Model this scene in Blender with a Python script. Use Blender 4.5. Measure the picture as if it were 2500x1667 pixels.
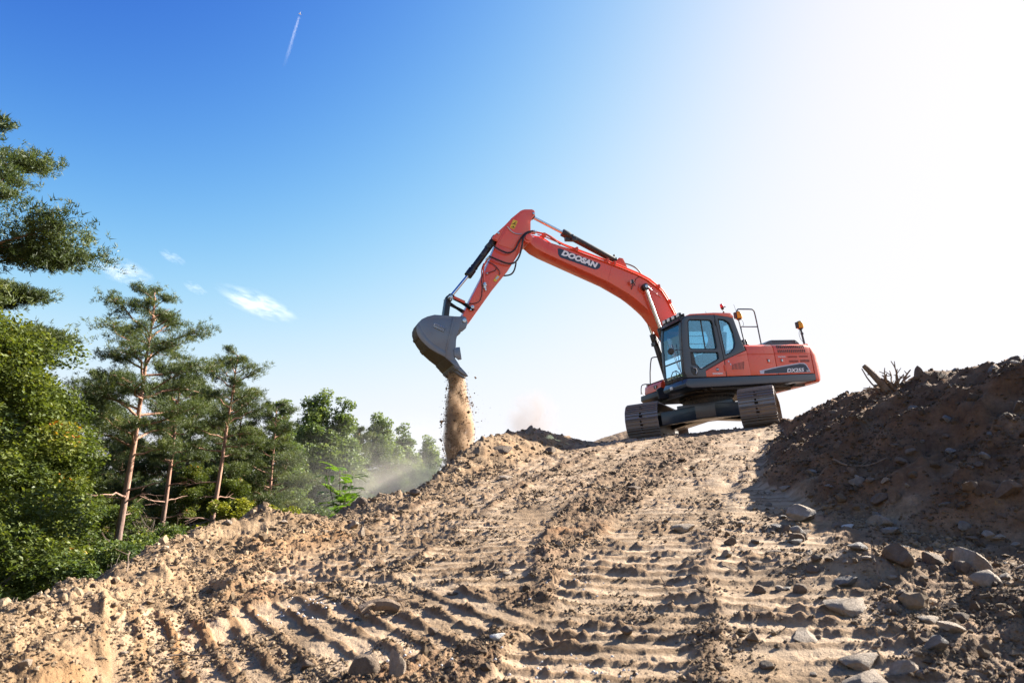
import bpy, bmesh, math, random
import numpy as np
from mathutils import Vector, Matrix, Euler

# ------------------------------------------------------------------ scene, camera, sky, sun
scene = bpy.context.scene
for o_ in list(bpy.data.objects):
    bpy.data.objects.remove(o_, do_unlink=True)
COL = scene.collection
R = math.radians

cam_data = bpy.data.cameras.new("camera")
cam = bpy.data.objects.new("camera", cam_data)
COL.objects.link(cam)
cam.location = (0.0, 0.0, 1.15)
cam.rotation_euler = (R(104.0), 0.0, 0.0)
cam_data.sensor_width = 36.0
cam_data.lens = 24.0
cam_data.clip_start = 0.05
cam_data.clip_end = 9000.0
cam_data.dof.use_dof = True
cam_data.dof.focus_distance = 15.5
cam_data.dof.aperture_fstop = 4.5
scene.camera = cam

SUN_AZ, SUN_EL = R(60.0), R(30.0)          # azimuth measured from +Y towards +X
world = bpy.data.worlds.new("World")
scene.world = world
world.use_nodes = True
wn = world.node_tree.nodes
wl = world.node_tree.links
wn.clear()
sky = wn.new("ShaderNodeTexSky")
sky.sky_type = 'NISHITA'
sky.sun_disc = False
sky.sun_elevation = SUN_EL
sky.sun_rotation = SUN_AZ
sky.altitude = 100.0
sky.air_density = 1.0
sky.dust_density = 1.0
sky.ozone_density = 1.0
bg = wn.new("ShaderNodeBackground")
bg.inputs["Strength"].default_value = 0.057
out = wn.new("ShaderNodeOutputWorld")
# film-like shoulder c^4 / (c^4 + k): the sky deepens away from the sun and rolls off softly to white near it
gam = wn.new("ShaderNodeGamma")
gam.inputs[1].default_value = 4.0
wl.new(sky.outputs[0], gam.inputs[0])
addn = wn.new("ShaderNodeVectorMath"); addn.operation = 'ADD'
addn.inputs[1].default_value = (15.9, 22.9, 24.6)
wl.new(gam.outputs[0], addn.inputs[0])
divn = wn.new("ShaderNodeVectorMath"); divn.operation = 'DIVIDE'
wl.new(gam.outputs[0], divn.inputs[0]); wl.new(addn.outputs[0], divn.inputs[1])
scln = wn.new("ShaderNodeVectorMath"); scln.operation = 'MULTIPLY'
scln.inputs[1].default_value = (4.02, 4.0, 4.2)
wl.new(divn.outputs[0], scln.inputs[0])
wl.new(scln.outputs[0], bg.inputs[0])
wl.new(bg.outputs[0], out.inputs[0])

sun_data = bpy.data.lights.new("sun", 'SUN')
sun_data.energy = 5.0
sun_data.angle = R(0.55)
sun_data.color = (1.0, 0.93, 0.82)
sun = bpy.data.objects.new("sun", sun_data)
COL.objects.link(sun)
sun_dir = Vector((math.sin(SUN_AZ) * math.cos(SUN_EL), math.cos(SUN_AZ) * math.cos(SUN_EL), math.sin(SUN_EL)))
sun.rotation_euler = sun_dir.to_track_quat('Z', 'Y').to_euler()
sun.location = (30, 20, 30)

scene.view_settings.view_transform = 'Standard'
scene.view_settings.look = 'None'
scene.view_settings.gamma = 1.0
scene.view_settings.exposure = 2.15
scene.view_settings.use_curve_mapping = False
scene.cycles.max_bounces = 8
scene.cycles.diffuse_bounces = 3
scene.cycles.glossy_bounces = 3
scene.cycles.transmission_bounces = 6
scene.cycles.transparent_max_bounces = 16
scene.cycles.volume_bounces = 2
scene.cycles.caustics_reflective = False
scene.cycles.caustics_refractive = False

# ------------------------------------------------------------------ helpers
def tag(o, label=None, category=None, group=None, kind=None):
    if label: o["label"] = label
    if category: o["category"] = category
    if group: o["group"] = group
    if kind: o["kind"] = kind
    return o

def empty(name, loc=(0, 0, 0), rot=(0, 0, 0), parent=None):
    e = bpy.data.objects.new(name, None)
    e.empty_display_size = 0.2
    COL.objects.link(e)
    e.location = loc
    e.rotation_euler = rot
    if parent: e.parent = parent
    return e

def link(name, me, parent=None, loc=(0, 0, 0), rot=(0, 0, 0), scale=(1, 1, 1)):
    o = bpy.data.objects.new(name, me)
    COL.objects.link(o)
    o.location = loc
    o.rotation_euler = rot
    o.scale = scale
    if parent: o.parent = parent
    return o

def np_mesh(name, verts, faces, mat=None, smooth=False, attrs=None):
    """verts (n,3), faces (m,k) numpy arrays with constant k"""
    me = bpy.data.meshes.new(name)
    verts = np.ascontiguousarray(verts, dtype=np.float32)
    faces = np.ascontiguousarray(faces, dtype=np.int32)
    m, k = faces.shape
    me.vertices.add(len(verts))
    me.vertices.foreach_set("co", verts.ravel())
    me.loops.add(m * k)
    me.loops.foreach_set("vertex_index", faces.ravel())
    me.polygons.add(m)
    me.polygons.foreach_set("loop_start", np.arange(0, m * k, k, dtype=np.int32))
    me.update(calc_edges=True)
    me.polygons.foreach_set("use_smooth", np.full(m, bool(smooth)))
    if attrs:
        for an, av in attrs.items():
            a = me.attributes.new(an, 'FLOAT', 'POINT')
            a.data.foreach_set("value", np.ascontiguousarray(av, dtype=np.float32))
    if mat: me.materials.append(mat)
    me.update()
    return me

class MB:
    """collects simple shapes, then becomes ONE mesh object"""
    def __init__(self):
        self.v, self.f = [], []
    def add(self, vs, fs):
        n = len(self.v)
        self.v += [tuple(p) for p in vs]
        self.f += [tuple(i + n for i in f) for f in fs]
        return self
    def box(self, x0, x1, y0, y1, z0, z1, mat=None):
        vs = [(x, y, z) for x in (x0, x1) for y in (y0, y1) for z in (z0, z1)]
        if mat: vs = [mat @ Vector(p) for p in vs]
        return self.add(vs, [(0, 1, 3, 2), (4, 6, 7, 5), (0, 4, 5, 1), (2, 3, 7, 6), (0, 2, 6, 4), (1, 5, 7, 3)])
    def prism(self, pts, y0, y1, inset=0.0):
        """side profile (x,z) extruded along y"""
        area = sum(pts[i][0] * pts[(i + 1) % len(pts)][1] - pts[(i + 1) % len(pts)][0] * pts[i][1] for i in range(len(pts)))
        if area < 0: pts = pts[::-1]
        n = len(pts)
        vs = [(x, y0, z) for x, z in pts] + [(x, y1, z) for x, z in pts]
        fs = [tuple(range(n)), tuple(range(2 * n - 1, n - 1, -1))]
        for i in range(n):
            j = (i + 1) % n
            fs.append((i, i + n, j + n, j))
        return self.add(vs, fs)
    def cyl(self, p0, p1, r, n=14, r1=None, caps=True):
        p0, p1 = Vector(p0), Vector(p1)
        r1 = r if r1 is None else r1
        d = (p1 - p0).normalized()
        a = d.orthogonal().normalized(); b = d.cross(a)
        vs = []
        for p, rr in ((p0, r), (p1, r1)):
            for i in range(n):
                t = 2 * math.pi * i / n
                vs.append(p + (a * math.cos(t) + b * math.sin(t)) * rr)
        fs = [(i, (i + 1) % n, (i + 1) % n + n, i + n) for i in range(n)]
        if caps: fs += [tuple(range(n - 1, -1, -1)), tuple(range(n, 2 * n))]
        return self.add(vs, fs)
    def tube(self, pts, r, n=8, smooth=0, taper=None):
        P = [Vector(p) for p in pts]
        for _ in range(smooth):
            Q = [P[0]]
            for i in range(len(P) - 1):
                Q += [P[i] * .75 + P[i + 1] * .25, P[i] * .25 + P[i + 1] * .75]
            Q.append(P[-1]); P = Q
        m = len(P); base = len(self.v)
        up = None
        for i, p in enumerate(P):
            d = (P[min(i + 1, m - 1)] - P[max(i - 1, 0)]).normalized()
            if up is None: up = d.orthogonal().normalized()
            up = (up - d * up.dot(d)).normalized()
            b = d.cross(up)
            rr = r if taper is None else r * (1 + (taper - 1) * i / (m - 1))
            for k in range(n):
                t = 2 * math.pi * k / n
                self.v.append(tuple(p + (up * math.cos(t) + b * math.sin(t)) * rr))
        for i in range(m - 1):
            for k in range(n):
                a0, a1 = base + i * n + k, base + i * n + (k + 1) % n
                self.f.append((a0, a1, a1 + n, a0 + n))
        self.f.append(tuple(base + k for k in range(n - 1, -1, -1)))
        self.f.append(tuple(base + (m - 1) * n + k for k in range(n)))
        return self
    def mesh(self, name, mat, bevel=0.0, smooth=False, seg=2):
        me = bpy.data.meshes.new(name)
        me.from_pydata(self.v, [], self.f)
        bm = bmesh.new(); bm.from_mesh(me)
        bmesh.ops.recalc_face_normals(bm, faces=bm.faces)
        if bevel > 0:
            es = [e for e in bm.edges if len(e.link_faces) == 2 and e.calc_face_angle(0) > R(28)]
            bmesh.ops.bevel(bm, geom=es, offset=bevel, segments=seg, profile=0.6, affect='EDGES', clamp_overlap=True)
        if smooth or bevel > 0:
            for f in bm.faces: f.smooth = True
            for e in bm.edges:
                if len(e.link_faces) == 2: e.smooth = e.calc_face_angle(0) < R(32)
        bm.to_mesh(me); bm.free()
        if mat: me.materials.append(mat)
        return me
    def build(self, name, mat, parent=None, bevel=0.0, smooth=False, seg=2):
        return link(name, self.mesh(name, mat, bevel, smooth, seg), parent)

def panel(name, outline, holes, to3d, thick, mat, parent=None, bevel=0.0):
    """flat panel with cut-outs: outline and holes are 2-D loops; to3d(u, v, t) maps to 3-D, t = depth"""
    bm = bmesh.new()
    edges = []
    for loop in [outline] + holes:
        vs = [bm.verts.new(to3d(u, v, 0.0)) for u, v in loop]
        edges += [bm.edges.new((vs[i], vs[(i + 1) % len(vs)])) for i in range(len(vs))]
    res = bmesh.ops.triangle_fill(bm, use_beauty=True, use_dissolve=False, edges=edges)
    fs = [g for g in res['geom'] if isinstance(g, bmesh.types.BMFace)]
    u, v = outline[0]
    off = Vector(to3d(u, v, thick)) - Vector(to3d(u, v, 0.0))
    ext = bmesh.ops.extrude_face_region(bm, geom=fs)
    nv = [g for g in ext['geom'] if isinstance(g, bmesh.types.BMVert)]
    bmesh.ops.translate(bm, verts=nv, vec=off)
    bmesh.ops.recalc_face_normals(bm, faces=bm.faces)
    if bevel > 0:
        es = [e for e in bm.edges if len(e.link_faces) == 2 and e.calc_face_angle(0) > R(50)]
        bmesh.ops.bevel(bm, geom=es, offset=bevel, segments=2, profile=0.6, affect='EDGES', clamp_overlap=True)
        for f in bm.faces: f.smooth = True
        for e in bm.edges:
            if len(e.link_faces) == 2: e.smooth = e.calc_face_angle(0) < R(32)
    me = bpy.data.meshes.new(name)
    bm.to_mesh(me); bm.free()
    me.materials.append(mat)
    return link(name, me, parent)

def text_mesh(name, body, size, mat, shear=0.0, bold=0.0, xscale=1.0, depth=0.002):
    cu = bpy.data.curves.new(name, 'FONT')
    cu.body = body; cu.size = size; cu.shear = shear; cu.offset = bold; cu.extrude = depth
    cu.align_x = 'CENTER'; cu.align_y = 'CENTER'
    t = bpy.data.objects.new(name + "_tmp", cu)
    COL.objects.link(t)
    dg = bpy.context.evaluated_depsgraph_get()
    me = bpy.data.meshes.new_from_object(t.evaluated_get(dg))
    bpy.data.objects.remove(t, do_unlink=True)
    bpy.data.curves.remove(cu)
    me.name = name
    me.transform(Matrix.Diagonal((xscale, 1, 1, 1)))
    me.materials.clear(); me.materials.append(mat)
    return me
# ------------------------------------------------------------------ materials
def mat_new(name):
    m = bpy.data.materials.new(name)
    m.use_nodes = True
    nt = m.node_tree
    nt.nodes.clear()
    o = nt.nodes.new("ShaderNodeOutputMaterial")
    return m, nt, o

def N(nt, typ, **kw):
    n = nt.nodes.new(typ)
    for k, v in kw.items():
        if k in n.inputs: n.inputs[k].default_value = v
        else: setattr(n, k, v)
    return n

def noise(nt, scale, detail=6.0, rough=0.6, vec=None, dist=0.0):
    n = N(nt, "ShaderNodeTexNoise")
    n.inputs["Scale"].default_value = scale
    n.inputs["Detail"].default_value = detail
    n.inputs["Roughness"].default_value = rough
    n.inputs["Distortion"].default_value = dist
    if vec: nt.links.new(vec, n.inputs["Vector"])
    return n

def ramp(nt, fac, stops):
    r = N(nt, "ShaderNodeValToRGB")
    while len(r.color_ramp.elements) < len(stops): r.color_ramp.elements.new(0.5)
    for e, (p, c) in zip(r.color_ramp.elements, stops):
        e.position = p
        e.color = (*c, 1.0) if len(c) == 3 else c
    nt.links.new(fac, r.inputs[0])
    return r

def mixc(nt, fac, a, b, mode='MIX'):
    m = N(nt, "ShaderNodeMix", data_type='RGBA', blend_type=mode)
    if isinstance(fac, (int, float)): m.inputs[0].default_value = fac
    else: nt.links.new(fac, m.inputs[0])
    for idx, s in ((6, a), (7, b)):
        if isinstance(s, (tuple, list)): m.inputs[idx].default_value = (*s, 1.0) if len(s) == 3 else s
        else: nt.links.new(s, m.inputs[idx])
    return m.outputs[2]

def bump(nt, height, strength, dist):
    b = N(nt, "ShaderNodeBump")
    b.inputs["Strength"].default_value = strength
    b.inputs["Distance"].default_value = dist
    nt.links.new(height, b.inputs["Height"])
    return b.outputs[0]

def principled(nt, o, color, rough=0.5, metal=0.0, normal=None, spec=0.5, coat=0.0):
    b = N(nt, "ShaderNodeBsdfPrincipled")
    if isinstance(color, (tuple, list)): b.inputs["Base Color"].default_value = (*color, 1.0)
    else: nt.links.new(color, b.inputs["Base Color"])
    if isinstance(rough, (int, float)): b.inputs["Roughness"].default_value = rough
    else: nt.links.new(rough, b.inputs["Roughness"])
    b.inputs["Metallic"].default_value = metal
    b.inputs["Specular IOR Level"].default_value = spec
    b.inputs["Coat Weight"].default_value = coat
    b.inputs["Coat Roughness"].default_value = 0.12
    if normal: nt.links.new(normal, b.inputs["Normal"])
    nt.links.new(b.outputs[0], o.inputs[0])
    return b

def objco(nt):
    return N(nt, "ShaderNodeTexCoord").outputs["Object"]

def paint(name, col, rough=0.35, dust=0.25, coat=0.25, dustcol=(0.42, 0.31, 0.22), metal=0.0, scale=3.0):
    m, nt, o = mat_new(name)
    co = objco(nt)
    n1 = noise(nt, scale, 8, 0.65, co)
    n2 = noise(nt, scale * 14, 4, 0.6, co)
    f = N(nt, "ShaderNodeMath", operation='MULTIPLY')
    nt.links.new(n1.outputs[0], f.inputs[0]); nt.links.new(n2.outputs[0], f.inputs[1])
    fr = ramp(nt, f.outputs[0], [(0.22, (0, 0, 0)), (0.45, (dust, dust, dust))])
    c = mixc(nt, fr.outputs[0], col, dustcol)
    rr = N(nt, "ShaderNodeMapRange")
    rr.inputs[1].default_value = 0.3; rr.inputs[2].default_value = 0.7
    rr.inputs[3].default_value = rough - 0.07; rr.inputs[4].default_value = rough + 0.14
    nt.links.new(n1.outputs[0], rr.inputs[0])
    nm = bump(nt, n1.outputs[0], 0.02, 0.02)
    principled(nt, o, c, rr.outputs[0], metal, nm, 0.5, coat)
    return m

M_RED = paint("red_paint", (0.82, 0.095, 0.038), 0.28, 0.20, 0.5, (0.46, 0.26, 0.18))
M_ORANGE = paint("orange_paint", (0.72, 0.075, 0.02), 0.4, 0.1, 0.2)
M_DARK = paint("charcoal_paint", (0.030, 0.042, 0.064), 0.33, 0.10, 0.35)
M_BLACK = paint("black_steel", (0.012, 0.013, 0.016), 0.45, 0.18, 0.1)
M_UNDER = paint("grimy_black_steel", (0.022, 0.021, 0.021), 0.55, 0.5, 0.0)
M_BUCKET = paint("worn_bucket_steel", (0.18, 0.19, 0.215), 0.34, 0.25, 0.0, (0.20, 0.14, 0.10), 0.45, 2.0)
M_BUCKET_IN = paint("soil_caked_steel", (0.07, 0.055, 0.04), 0.75, 0.8, 0.0, (0.22, 0.16, 0.10), 0.0, 2.5)
M_TRACK = paint("muddy_track_steel", (0.20, 0.185, 0.185), 0.42, 1.0, 0.0, (0.30, 0.21, 0.14), 0.4, 1.6)
M_CHROME = paint("chrome_rod", (0.62, 0.65, 0.70), 0.16, 0.0, 0.0, metal=1.0)
M_GALV = paint("zinc_fitting", (0.55, 0.56, 0.58), 0.3, 0.05, 0.0, metal=0.9)
M_RUBBER = paint("black_rubber_hose", (0.011, 0.011, 0.012), 0.42, 0.1, 0.1)
M_YELLOW = paint("receiver_yellow", (0.78, 0.37, 0.02), 0.45, 0.08, 0.1)
M_STICKER = paint("sticker_yellow", (0.80, 0.52, 0.03), 0.45, 0.05, 0.1)
M_WHITE = paint("white_print", (0.90, 0.90, 0.91), 0.45, 0.03, 0.0)
M_SILVER = paint("silver_print", (0.55, 0.57, 0.66), 0.45, 0.03, 0.0)
M_NAVY = paint("navy_print", (0.018, 0.030, 0.060), 0.4, 0.05, 0.1)
M_SEAT = paint("seat_fabric", (0.03, 0.045, 0.06), 0.8, 0.05, 0.0)
M_BEACON = paint("beacon_red", (0.55, 0.02, 0.04), 0.25, 0.0, 0.3)
M_VEST = paint("vest_orange", (0.75, 0.10, 0.06), 0.8, 0.0, 0.0)
M_SKIN = paint("skin", (0.45, 0.25, 0.17), 0.55, 0.0, 0.0)
M_CLOTH = paint("navy_workwear", (0.03, 0.045, 0.075), 0.85, 0.0, 0.0)
M_HAIR = paint("dark_hair", (0.02, 0.015, 0.012), 0.6, 0.0, 0.0)

def mat_glass(name, tint, gloss=0.06):
    m, nt, o = mat_new(name)
    t = N(nt, "ShaderNodeBsdfTransparent"); t.inputs[0].default_value = (*tint, 1)
    g = N(nt, "ShaderNodeBsdfGlossy"); g.inputs[0].default_value = (0.55, 0.82, 1.0, 1); g.inputs["Roughness"].default_value = 0.02
    lw = N(nt, "ShaderNodeFresnel"); lw.inputs[0].default_value = 1.5
    mx = N(nt, "ShaderNodeMixShader")
    ad = N(nt, "ShaderNodeMath", operation='ADD'); ad.inputs[1].default_value = 0.11; ad.use_clamp = True
    nt.links.new(lw.outputs[0], ad.inputs[0]); nt.links.new(ad.outputs[0], mx.inputs[0])
    nt.links.new(t.outputs[0], mx.inputs[1]); nt.links.new(g.outputs[0], mx.inputs[2])
    nt.links.new(mx.outputs[0], o.inputs[0])
    return m
M_GLASS = mat_glass("cab_glass", (0.62, 0.83, 0.90))
M_LENS = paint("lamp_lens", (0.75, 0.78, 0.80), 0.12, 0.0, 0.5)

def mat_soil(name, stone=False):
    m, nt, o = mat_new(name)
    co = N(nt, "ShaderNodeNewGeometry").outputs["Position"]
    n1 = noise(nt, 0.55, 8, 0.62, co)
    n2 = noise(nt, 4.0, 8, 0.7, co, 0.3)
    n3 = noise(nt, 38.0, 5, 0.7, co)
    a = ramp(nt, n2.outputs[0], [(0.30, (0.105, 0.070, 0.041)), (0.50, (0.225, 0.160, 0.098)), (0.72, (0.36, 0.27, 0.178))])
    b = ramp(nt, n1.outputs[0], [(0.35, (0.78, 0.74, 0.70)), (0.65, (1.12, 1.08, 1.04))])
    c = mixc(nt, 1.0, a.outputs[0], b.outputs[0], 'MULTIPLY')
    g = ramp(nt, n3.outputs[0], [(0.3, (0.72, 0.70, 0.68)), (0.7, (1.25, 1.22, 1.2))])
    c = mixc(nt, 0.8, c, g.outputs[0], 'MULTIPLY')
    at = N(nt, "ShaderNodeAttribute", attribute_name="clay")
    cl = ramp(nt, n2.outputs[0], [(0.3, (0.18, 0.098, 0.044)), (0.7, (0.32, 0.188, 0.088))])
    c = mixc(nt, at.outputs["Fac"], c, cl.outputs[0])
    ad = N(nt, "ShaderNodeAttribute", attribute_name="dry")
    c = mixc(nt, ad.outputs["Fac"], c, (0.45, 0.34, 0.232))
    am = N(nt, "ShaderNodeAttribute", attribute_name="shade_dark")
    c = mixc(nt, am.outputs["Fac"], c, (0.60, 0.48, 0.41), 'MULTIPLY')  # multiplies in the heap's painted shade and the darker soil patches
    n4 = noise(nt, 110.0, 3, 0.7, co)
    hh = mixc(nt, 0.4, n3.outputs[0], n4.outputs[0])
    nm = bump(nt, hh, 1.0, 0.016)
    principled(nt, o, c, 0.92, 0.0, nm, 0.2)
    return m
M_SOIL = mat_soil("dry_soil")

def mat_crumb():
    m, nt, o = mat_new("soil_crumbs")
    at = N(nt, "ShaderNodeAttribute", attribute_name="var")
    a = ramp(nt, at.outputs["Fac"], [(0.0, (0.035, 0.024, 0.017)), (0.3, (0.085, 0.057, 0.035)), (0.6, (0.175, 0.122, 0.074)), (0.9, (0.30, 0.222, 0.145)), (1.0, (0.40, 0.33, 0.25))])
    n3 = noise(nt, 60.0, 4, 0.7, objco(nt))
    g = ramp(nt, n3.outputs[0], [(0.3, (0.7, 0.7, 0.7)), (0.7, (1.2, 1.2, 1.2))])
    c = mixc(nt, 0.8, a.outputs[0], g.outputs[0], 'MULTIPLY')
    principled(nt, o, c, 0.92, 0.0, bump(nt, n3.outputs[0], 0.5, 0.008), 0.2)
    return m
M_CRUMB = mat_crumb()

def mat_stone(name, c0, c1, c2, dirt=0.6):
    m, nt, o = mat_new(name)
    co = objco(nt)
    inf = N(nt, "ShaderNodeObjectInfo")
    vadd = N(nt, "ShaderNodeVectorMath", operation='ADD')
    nt.links.new(co, vadd.inputs[0])
    mul = N(nt, "ShaderNodeMath", operation='MULTIPLY'); mul.inputs[1].default_value = 37.0
    nt.links.new(inf.outputs["Random"], mul.inputs[0]); nt.links.new(mul.outputs[0], vadd.inputs[1])
    n1 = noise(nt, 1.6, 8, 0.65, vadd.outputs[0], 0.4)
    n2 = noise(nt, 9.0, 6, 0.7, vadd.outputs[0])
    a = ramp(nt, n1.outputs[0], [(0.3, c0), (0.52, c1), (0.72, c2)])
    d = ramp(nt, n2.outputs[0], [(0.42, (0, 0, 0)), (0.62, (dirt, dirt, dirt))])
    c = mixc(nt, d.outputs[0], a.outputs[0], (0.15, 0.108, 0.072))
    principled(nt, o, c, 0.85, 0.0, bump(nt, n2.outputs[0], 0.6, 0.06), 0.3)
    return m
M_ST_PALE = mat_stone("pale_stone", (0.21, 0.165, 0.125), (0.30, 0.24, 0.185), (0.38, 0.32, 0.26), 0.35)
M_ST_BROWN = mat_stone("brown_stone", (0.085, 0.06, 0.044), (0.14, 0.10, 0.072), (0.21, 0.16, 0.12), 0.6)
M_ST_GREY = mat_stone("grey_stone", (0.11, 0.105, 0.10), (0.18, 0.17, 0.16), (0.27, 0.255, 0.24), 0.35)
M_ST_WHITE = mat_stone("white_stone", (0.40, 0.39, 0.38), (0.50, 0.49, 0.48), (0.58, 0.57, 0.56), 0.15)

def mat_bark(name, lo, hi, orange=None):
    m, nt, o = mat_new(name)
    co = N(nt, "ShaderNodeNewGeometry").outputs["Position"]
    mp = N(nt, "ShaderNodeMapping"); mp.inputs["Scale"].default_value = (9, 9, 2.2)
    nt.links.new(co, mp.inputs[0])
    n = noise(nt, 1.5, 8, 0.7, mp.outputs[0], 0.6)
    a = ramp(nt, n.outputs[0], [(0.35, lo), (0.68, hi)])
    c = a.outputs[0]
    if orange:
        at = N(nt, "ShaderNodeAttribute", attribute_name="hfrac")
        r2 = ramp(nt, at.outputs["Fac"], [(0.22, (0, 0, 0)), (0.5, (0.8, 0.8, 0.8))])
        oc = ramp(nt, n.outputs[0], [(0.35, orange[0]), (0.65, orange[1])])
        c = mixc(nt, r2.outputs[0], c, oc.outputs[0])
    principled(nt, o, c, 0.85, 0.0, bump(nt, n.outputs[0], 0.7, 0.03), 0.2)
    return m
M_PINEBARK = mat_bark("pine_bark", (0.07, 0.05, 0.045), (0.22, 0.17, 0.15), ((0.24, 0.115, 0.075), (0.50, 0.29, 0.20)))
M_BARK = mat_bark("grey_brown_bark", (0.06, 0.05, 0.04), (0.17, 0.14, 0.115))
M_BIRCHBARK = mat_bark("pale_bark", (0.14, 0.13, 0.12), (0.42, 0.40, 0.37))
M_DEADWOOD = mat_bark("dead_wood", (0.10, 0.07, 0.05), (0.27, 0.20, 0.145))

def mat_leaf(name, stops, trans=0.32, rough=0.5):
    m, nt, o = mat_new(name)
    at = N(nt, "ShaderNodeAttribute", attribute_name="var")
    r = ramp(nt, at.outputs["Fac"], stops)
    b = N(nt, "ShaderNodeBsdfPrincipled")
    b.inputs["Roughness"].default_value = rough
    b.inputs["Specular IOR Level"].default_value = 0.25
    nt.links.new(r.outputs[0], b.inputs["Base Color"])
    t = N(nt, "ShaderNodeBsdfTranslucent")
    tc = mixc(nt, 1.0, r.outputs[0], (1.5, 1.5, 0.6), 'MULTIPLY')
    nt.links.new(tc, t.inputs[0])
    mx = N(nt, "ShaderNodeMixShader"); mx.inputs[0].default_value = trans
    nt.links.new(b.outputs[0], mx.inputs[1]); nt.links.new(t.outputs[0], mx.inputs[2])
    nt.links.new(mx.outputs[0], o.inputs[0])
    return m
M_LEAF_OAK = mat_leaf("oak_leaves", [(0.0, (0.042, 0.063, 0.017)), (0.5, (0.085, 0.111, 0.027)), (0.88, (0.156, 0.170, 0.037)), (0.97, (0.369, 0.249, 0.037)), (1.0, (0.468, 0.170, 0.037))])
M_LEAF_BIRCH = mat_leaf("birch_leaves", [(0.0, (0.063, 0.098, 0.034)), (0.6, (0.121, 0.167, 0.060)), (1.0, (0.196, 0.230, 0.098))])
M_LEAF_YELLOW = mat_leaf("yellowing_leaves", [(0.0, (0.09, 0.11, 0.022)), (0.5, (0.19, 0.20, 0.035)), (1.0, (0.34, 0.31, 0.05))])
M_LEAF_SHRUB = mat_leaf("shrub_leaves", [(0.0, (0.038, 0.062, 0.021)), (0.6, (0.078, 0.114, 0.036)), (1.0, (0.164, 0.175, 0.051))])
M_LEAF_BRIGHT = mat_leaf("young_bright_leaves", [(0.0, (0.055, 0.12, 0.015)), (1.0, (0.13, 0.22, 0.03))], 0.45)
M_NEEDLE = mat_leaf("pine_needles", [(0.0, (0.036, 0.055, 0.023)), (0.6, (0.078, 0.103, 0.038)), (1.0, (0.142, 0.153, 0.045))], 0.25)
M_SPRUCE = mat_leaf("spruce_needles", [(0.0, (0.020, 0.040, 0.022)), (0.6, (0.042, 0.072, 0.036)), (1.0, (0.08, 0.11, 0.05))], 0.2)

def mat_volume(name, color, density, scale, lo, hi, aniso=0.3, detail=5.0, mask=None):
    """mask: ('sphere',) fades towards the hull in generated space; ('z', lo, hi) fades along generated z"""
    m, nt, o = mat_new(name)
    tc = N(nt, "ShaderNodeTexCoord")
    n = noise(nt, scale, detail, 0.62, tc.outputs["Object"], 0.5)
    mr = N(nt, "ShaderNodeMapRange")
    mr.inputs[1].default_value = lo; mr.inputs[2].default_value = hi
    mr.inputs[3].default_value = 0.0; mr.inputs[4].default_value = density
    nt.links.new(n.outputs[0], mr.inputs[0])
    dens = mr.outputs[0]
    if mask:
        sub = N(nt, "ShaderNodeVectorMath", operation='SUBTRACT'); sub.inputs[1].default_value = (0.5, 0.5, 0.5)
        nt.links.new(tc.outputs["Generated"], sub.inputs[0])
        ln = N(nt, "ShaderNodeVectorMath", operation='LENGTH'); nt.links.new(sub.outputs[0], ln.inputs[0])
        m2 = N(nt, "ShaderNodeMapRange", interpolation_type='SMOOTHSTEP')
        m2.inputs[1].default_value = mask[0]; m2.inputs[2].default_value = mask[1]
        m2.inputs[3].default_value = 1.0; m2.inputs[4].default_value = 0.0
        nt.links.new(ln.outputs["Value"], m2.inputs[0])
        mul = N(nt, "ShaderNodeMath", operation='MULTIPLY')
        nt.links.new(dens, mul.inputs[0]); nt.links.new(m2.outputs[0], mul.inputs[1])
        dens = mul.outputs[0]
    v = N(nt, "ShaderNodeVolumePrincipled")
    v.inputs["Color"].default_value = (*color, 1)
    v.inputs["Anisotropy"].default_value = aniso
    nt.links.new(dens, v.inputs["Density"])
    nt.links.new(v.outputs[0], o.inputs["Volume"])
    return m
# ------------------------------------------------------------------ terrain height functions
def _h(ix, iy, seed):
    n = (ix.astype(np.int64) * 374761393 + iy.astype(np.int64) * 668265263 + seed * 982451653) & 0xFFFFFFFF
    n = ((n ^ (n >> 13)) * 1274126177) & 0xFFFFFFFF
    n = ((n ^ (n >> 16)) * 2246822519) & 0xFFFFFFFF
    return ((n ^ (n >> 15)) & 0xFFFFFF) / float(0x1000000)

def perlin(x, y, seed=0):
    ix = np.floor(x); iy = np.floor(y)
    fx = x - ix; fy = y - iy
    ux = fx * fx * fx * (fx * (fx * 6 - 15) + 10)
    uy = fy * fy * fy * (fy * (fy * 6 - 15) + 10)
    def g(dx, dy):
        a = _h(ix + dx, iy + dy, seed) * 6.2831853
        return np.cos(a) * (fx - dx) + np.sin(a) * (fy - dy)
    a = g(0, 0) * (1 - ux) + g(1, 0) * ux
    b = g(0, 1) * (1 - ux) + g(1, 1) * ux
    return (a * (1 - uy) + b * uy) * 1.45

def domes(x, y, cell, seed, fill=0.8):
    """half-buried lumps: one random dome per cell"""
    gx = x / cell; gy = y / cell
    ix = np.floor(gx); iy = np.floor(gy)
    best = np.zeros_like(x)
    for dx in (-1, 0, 1):
        for dy in (-1, 0, 1):
            cx = ix + dx; cy = iy + dy
            r1 = _h(cx, cy, seed); r2 = _h(cx, cy, seed + 11); r3 = _h(cx, cy, seed + 23)
            rad = (0.22 + 0.38 * r3) * (r3 > 1 - fill)
            d2 = (gx - cx - r1) ** 2 + (gy - cy - r2) ** 2
            k2 = np.clip(1 - d2 / np.maximum(rad * rad, 1e-6), 0, 1)
            hgt = k2 * np.sqrt(k2) * rad * (0.7 + 0.5 * r1)
            best = np.maximum(best, hgt)
    return best * cell

def sstep(a, b, x):
    t = np.clip((x - a) / (b - a), 0, 1)
    return t * t * (3 - 2 * t)

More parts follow.
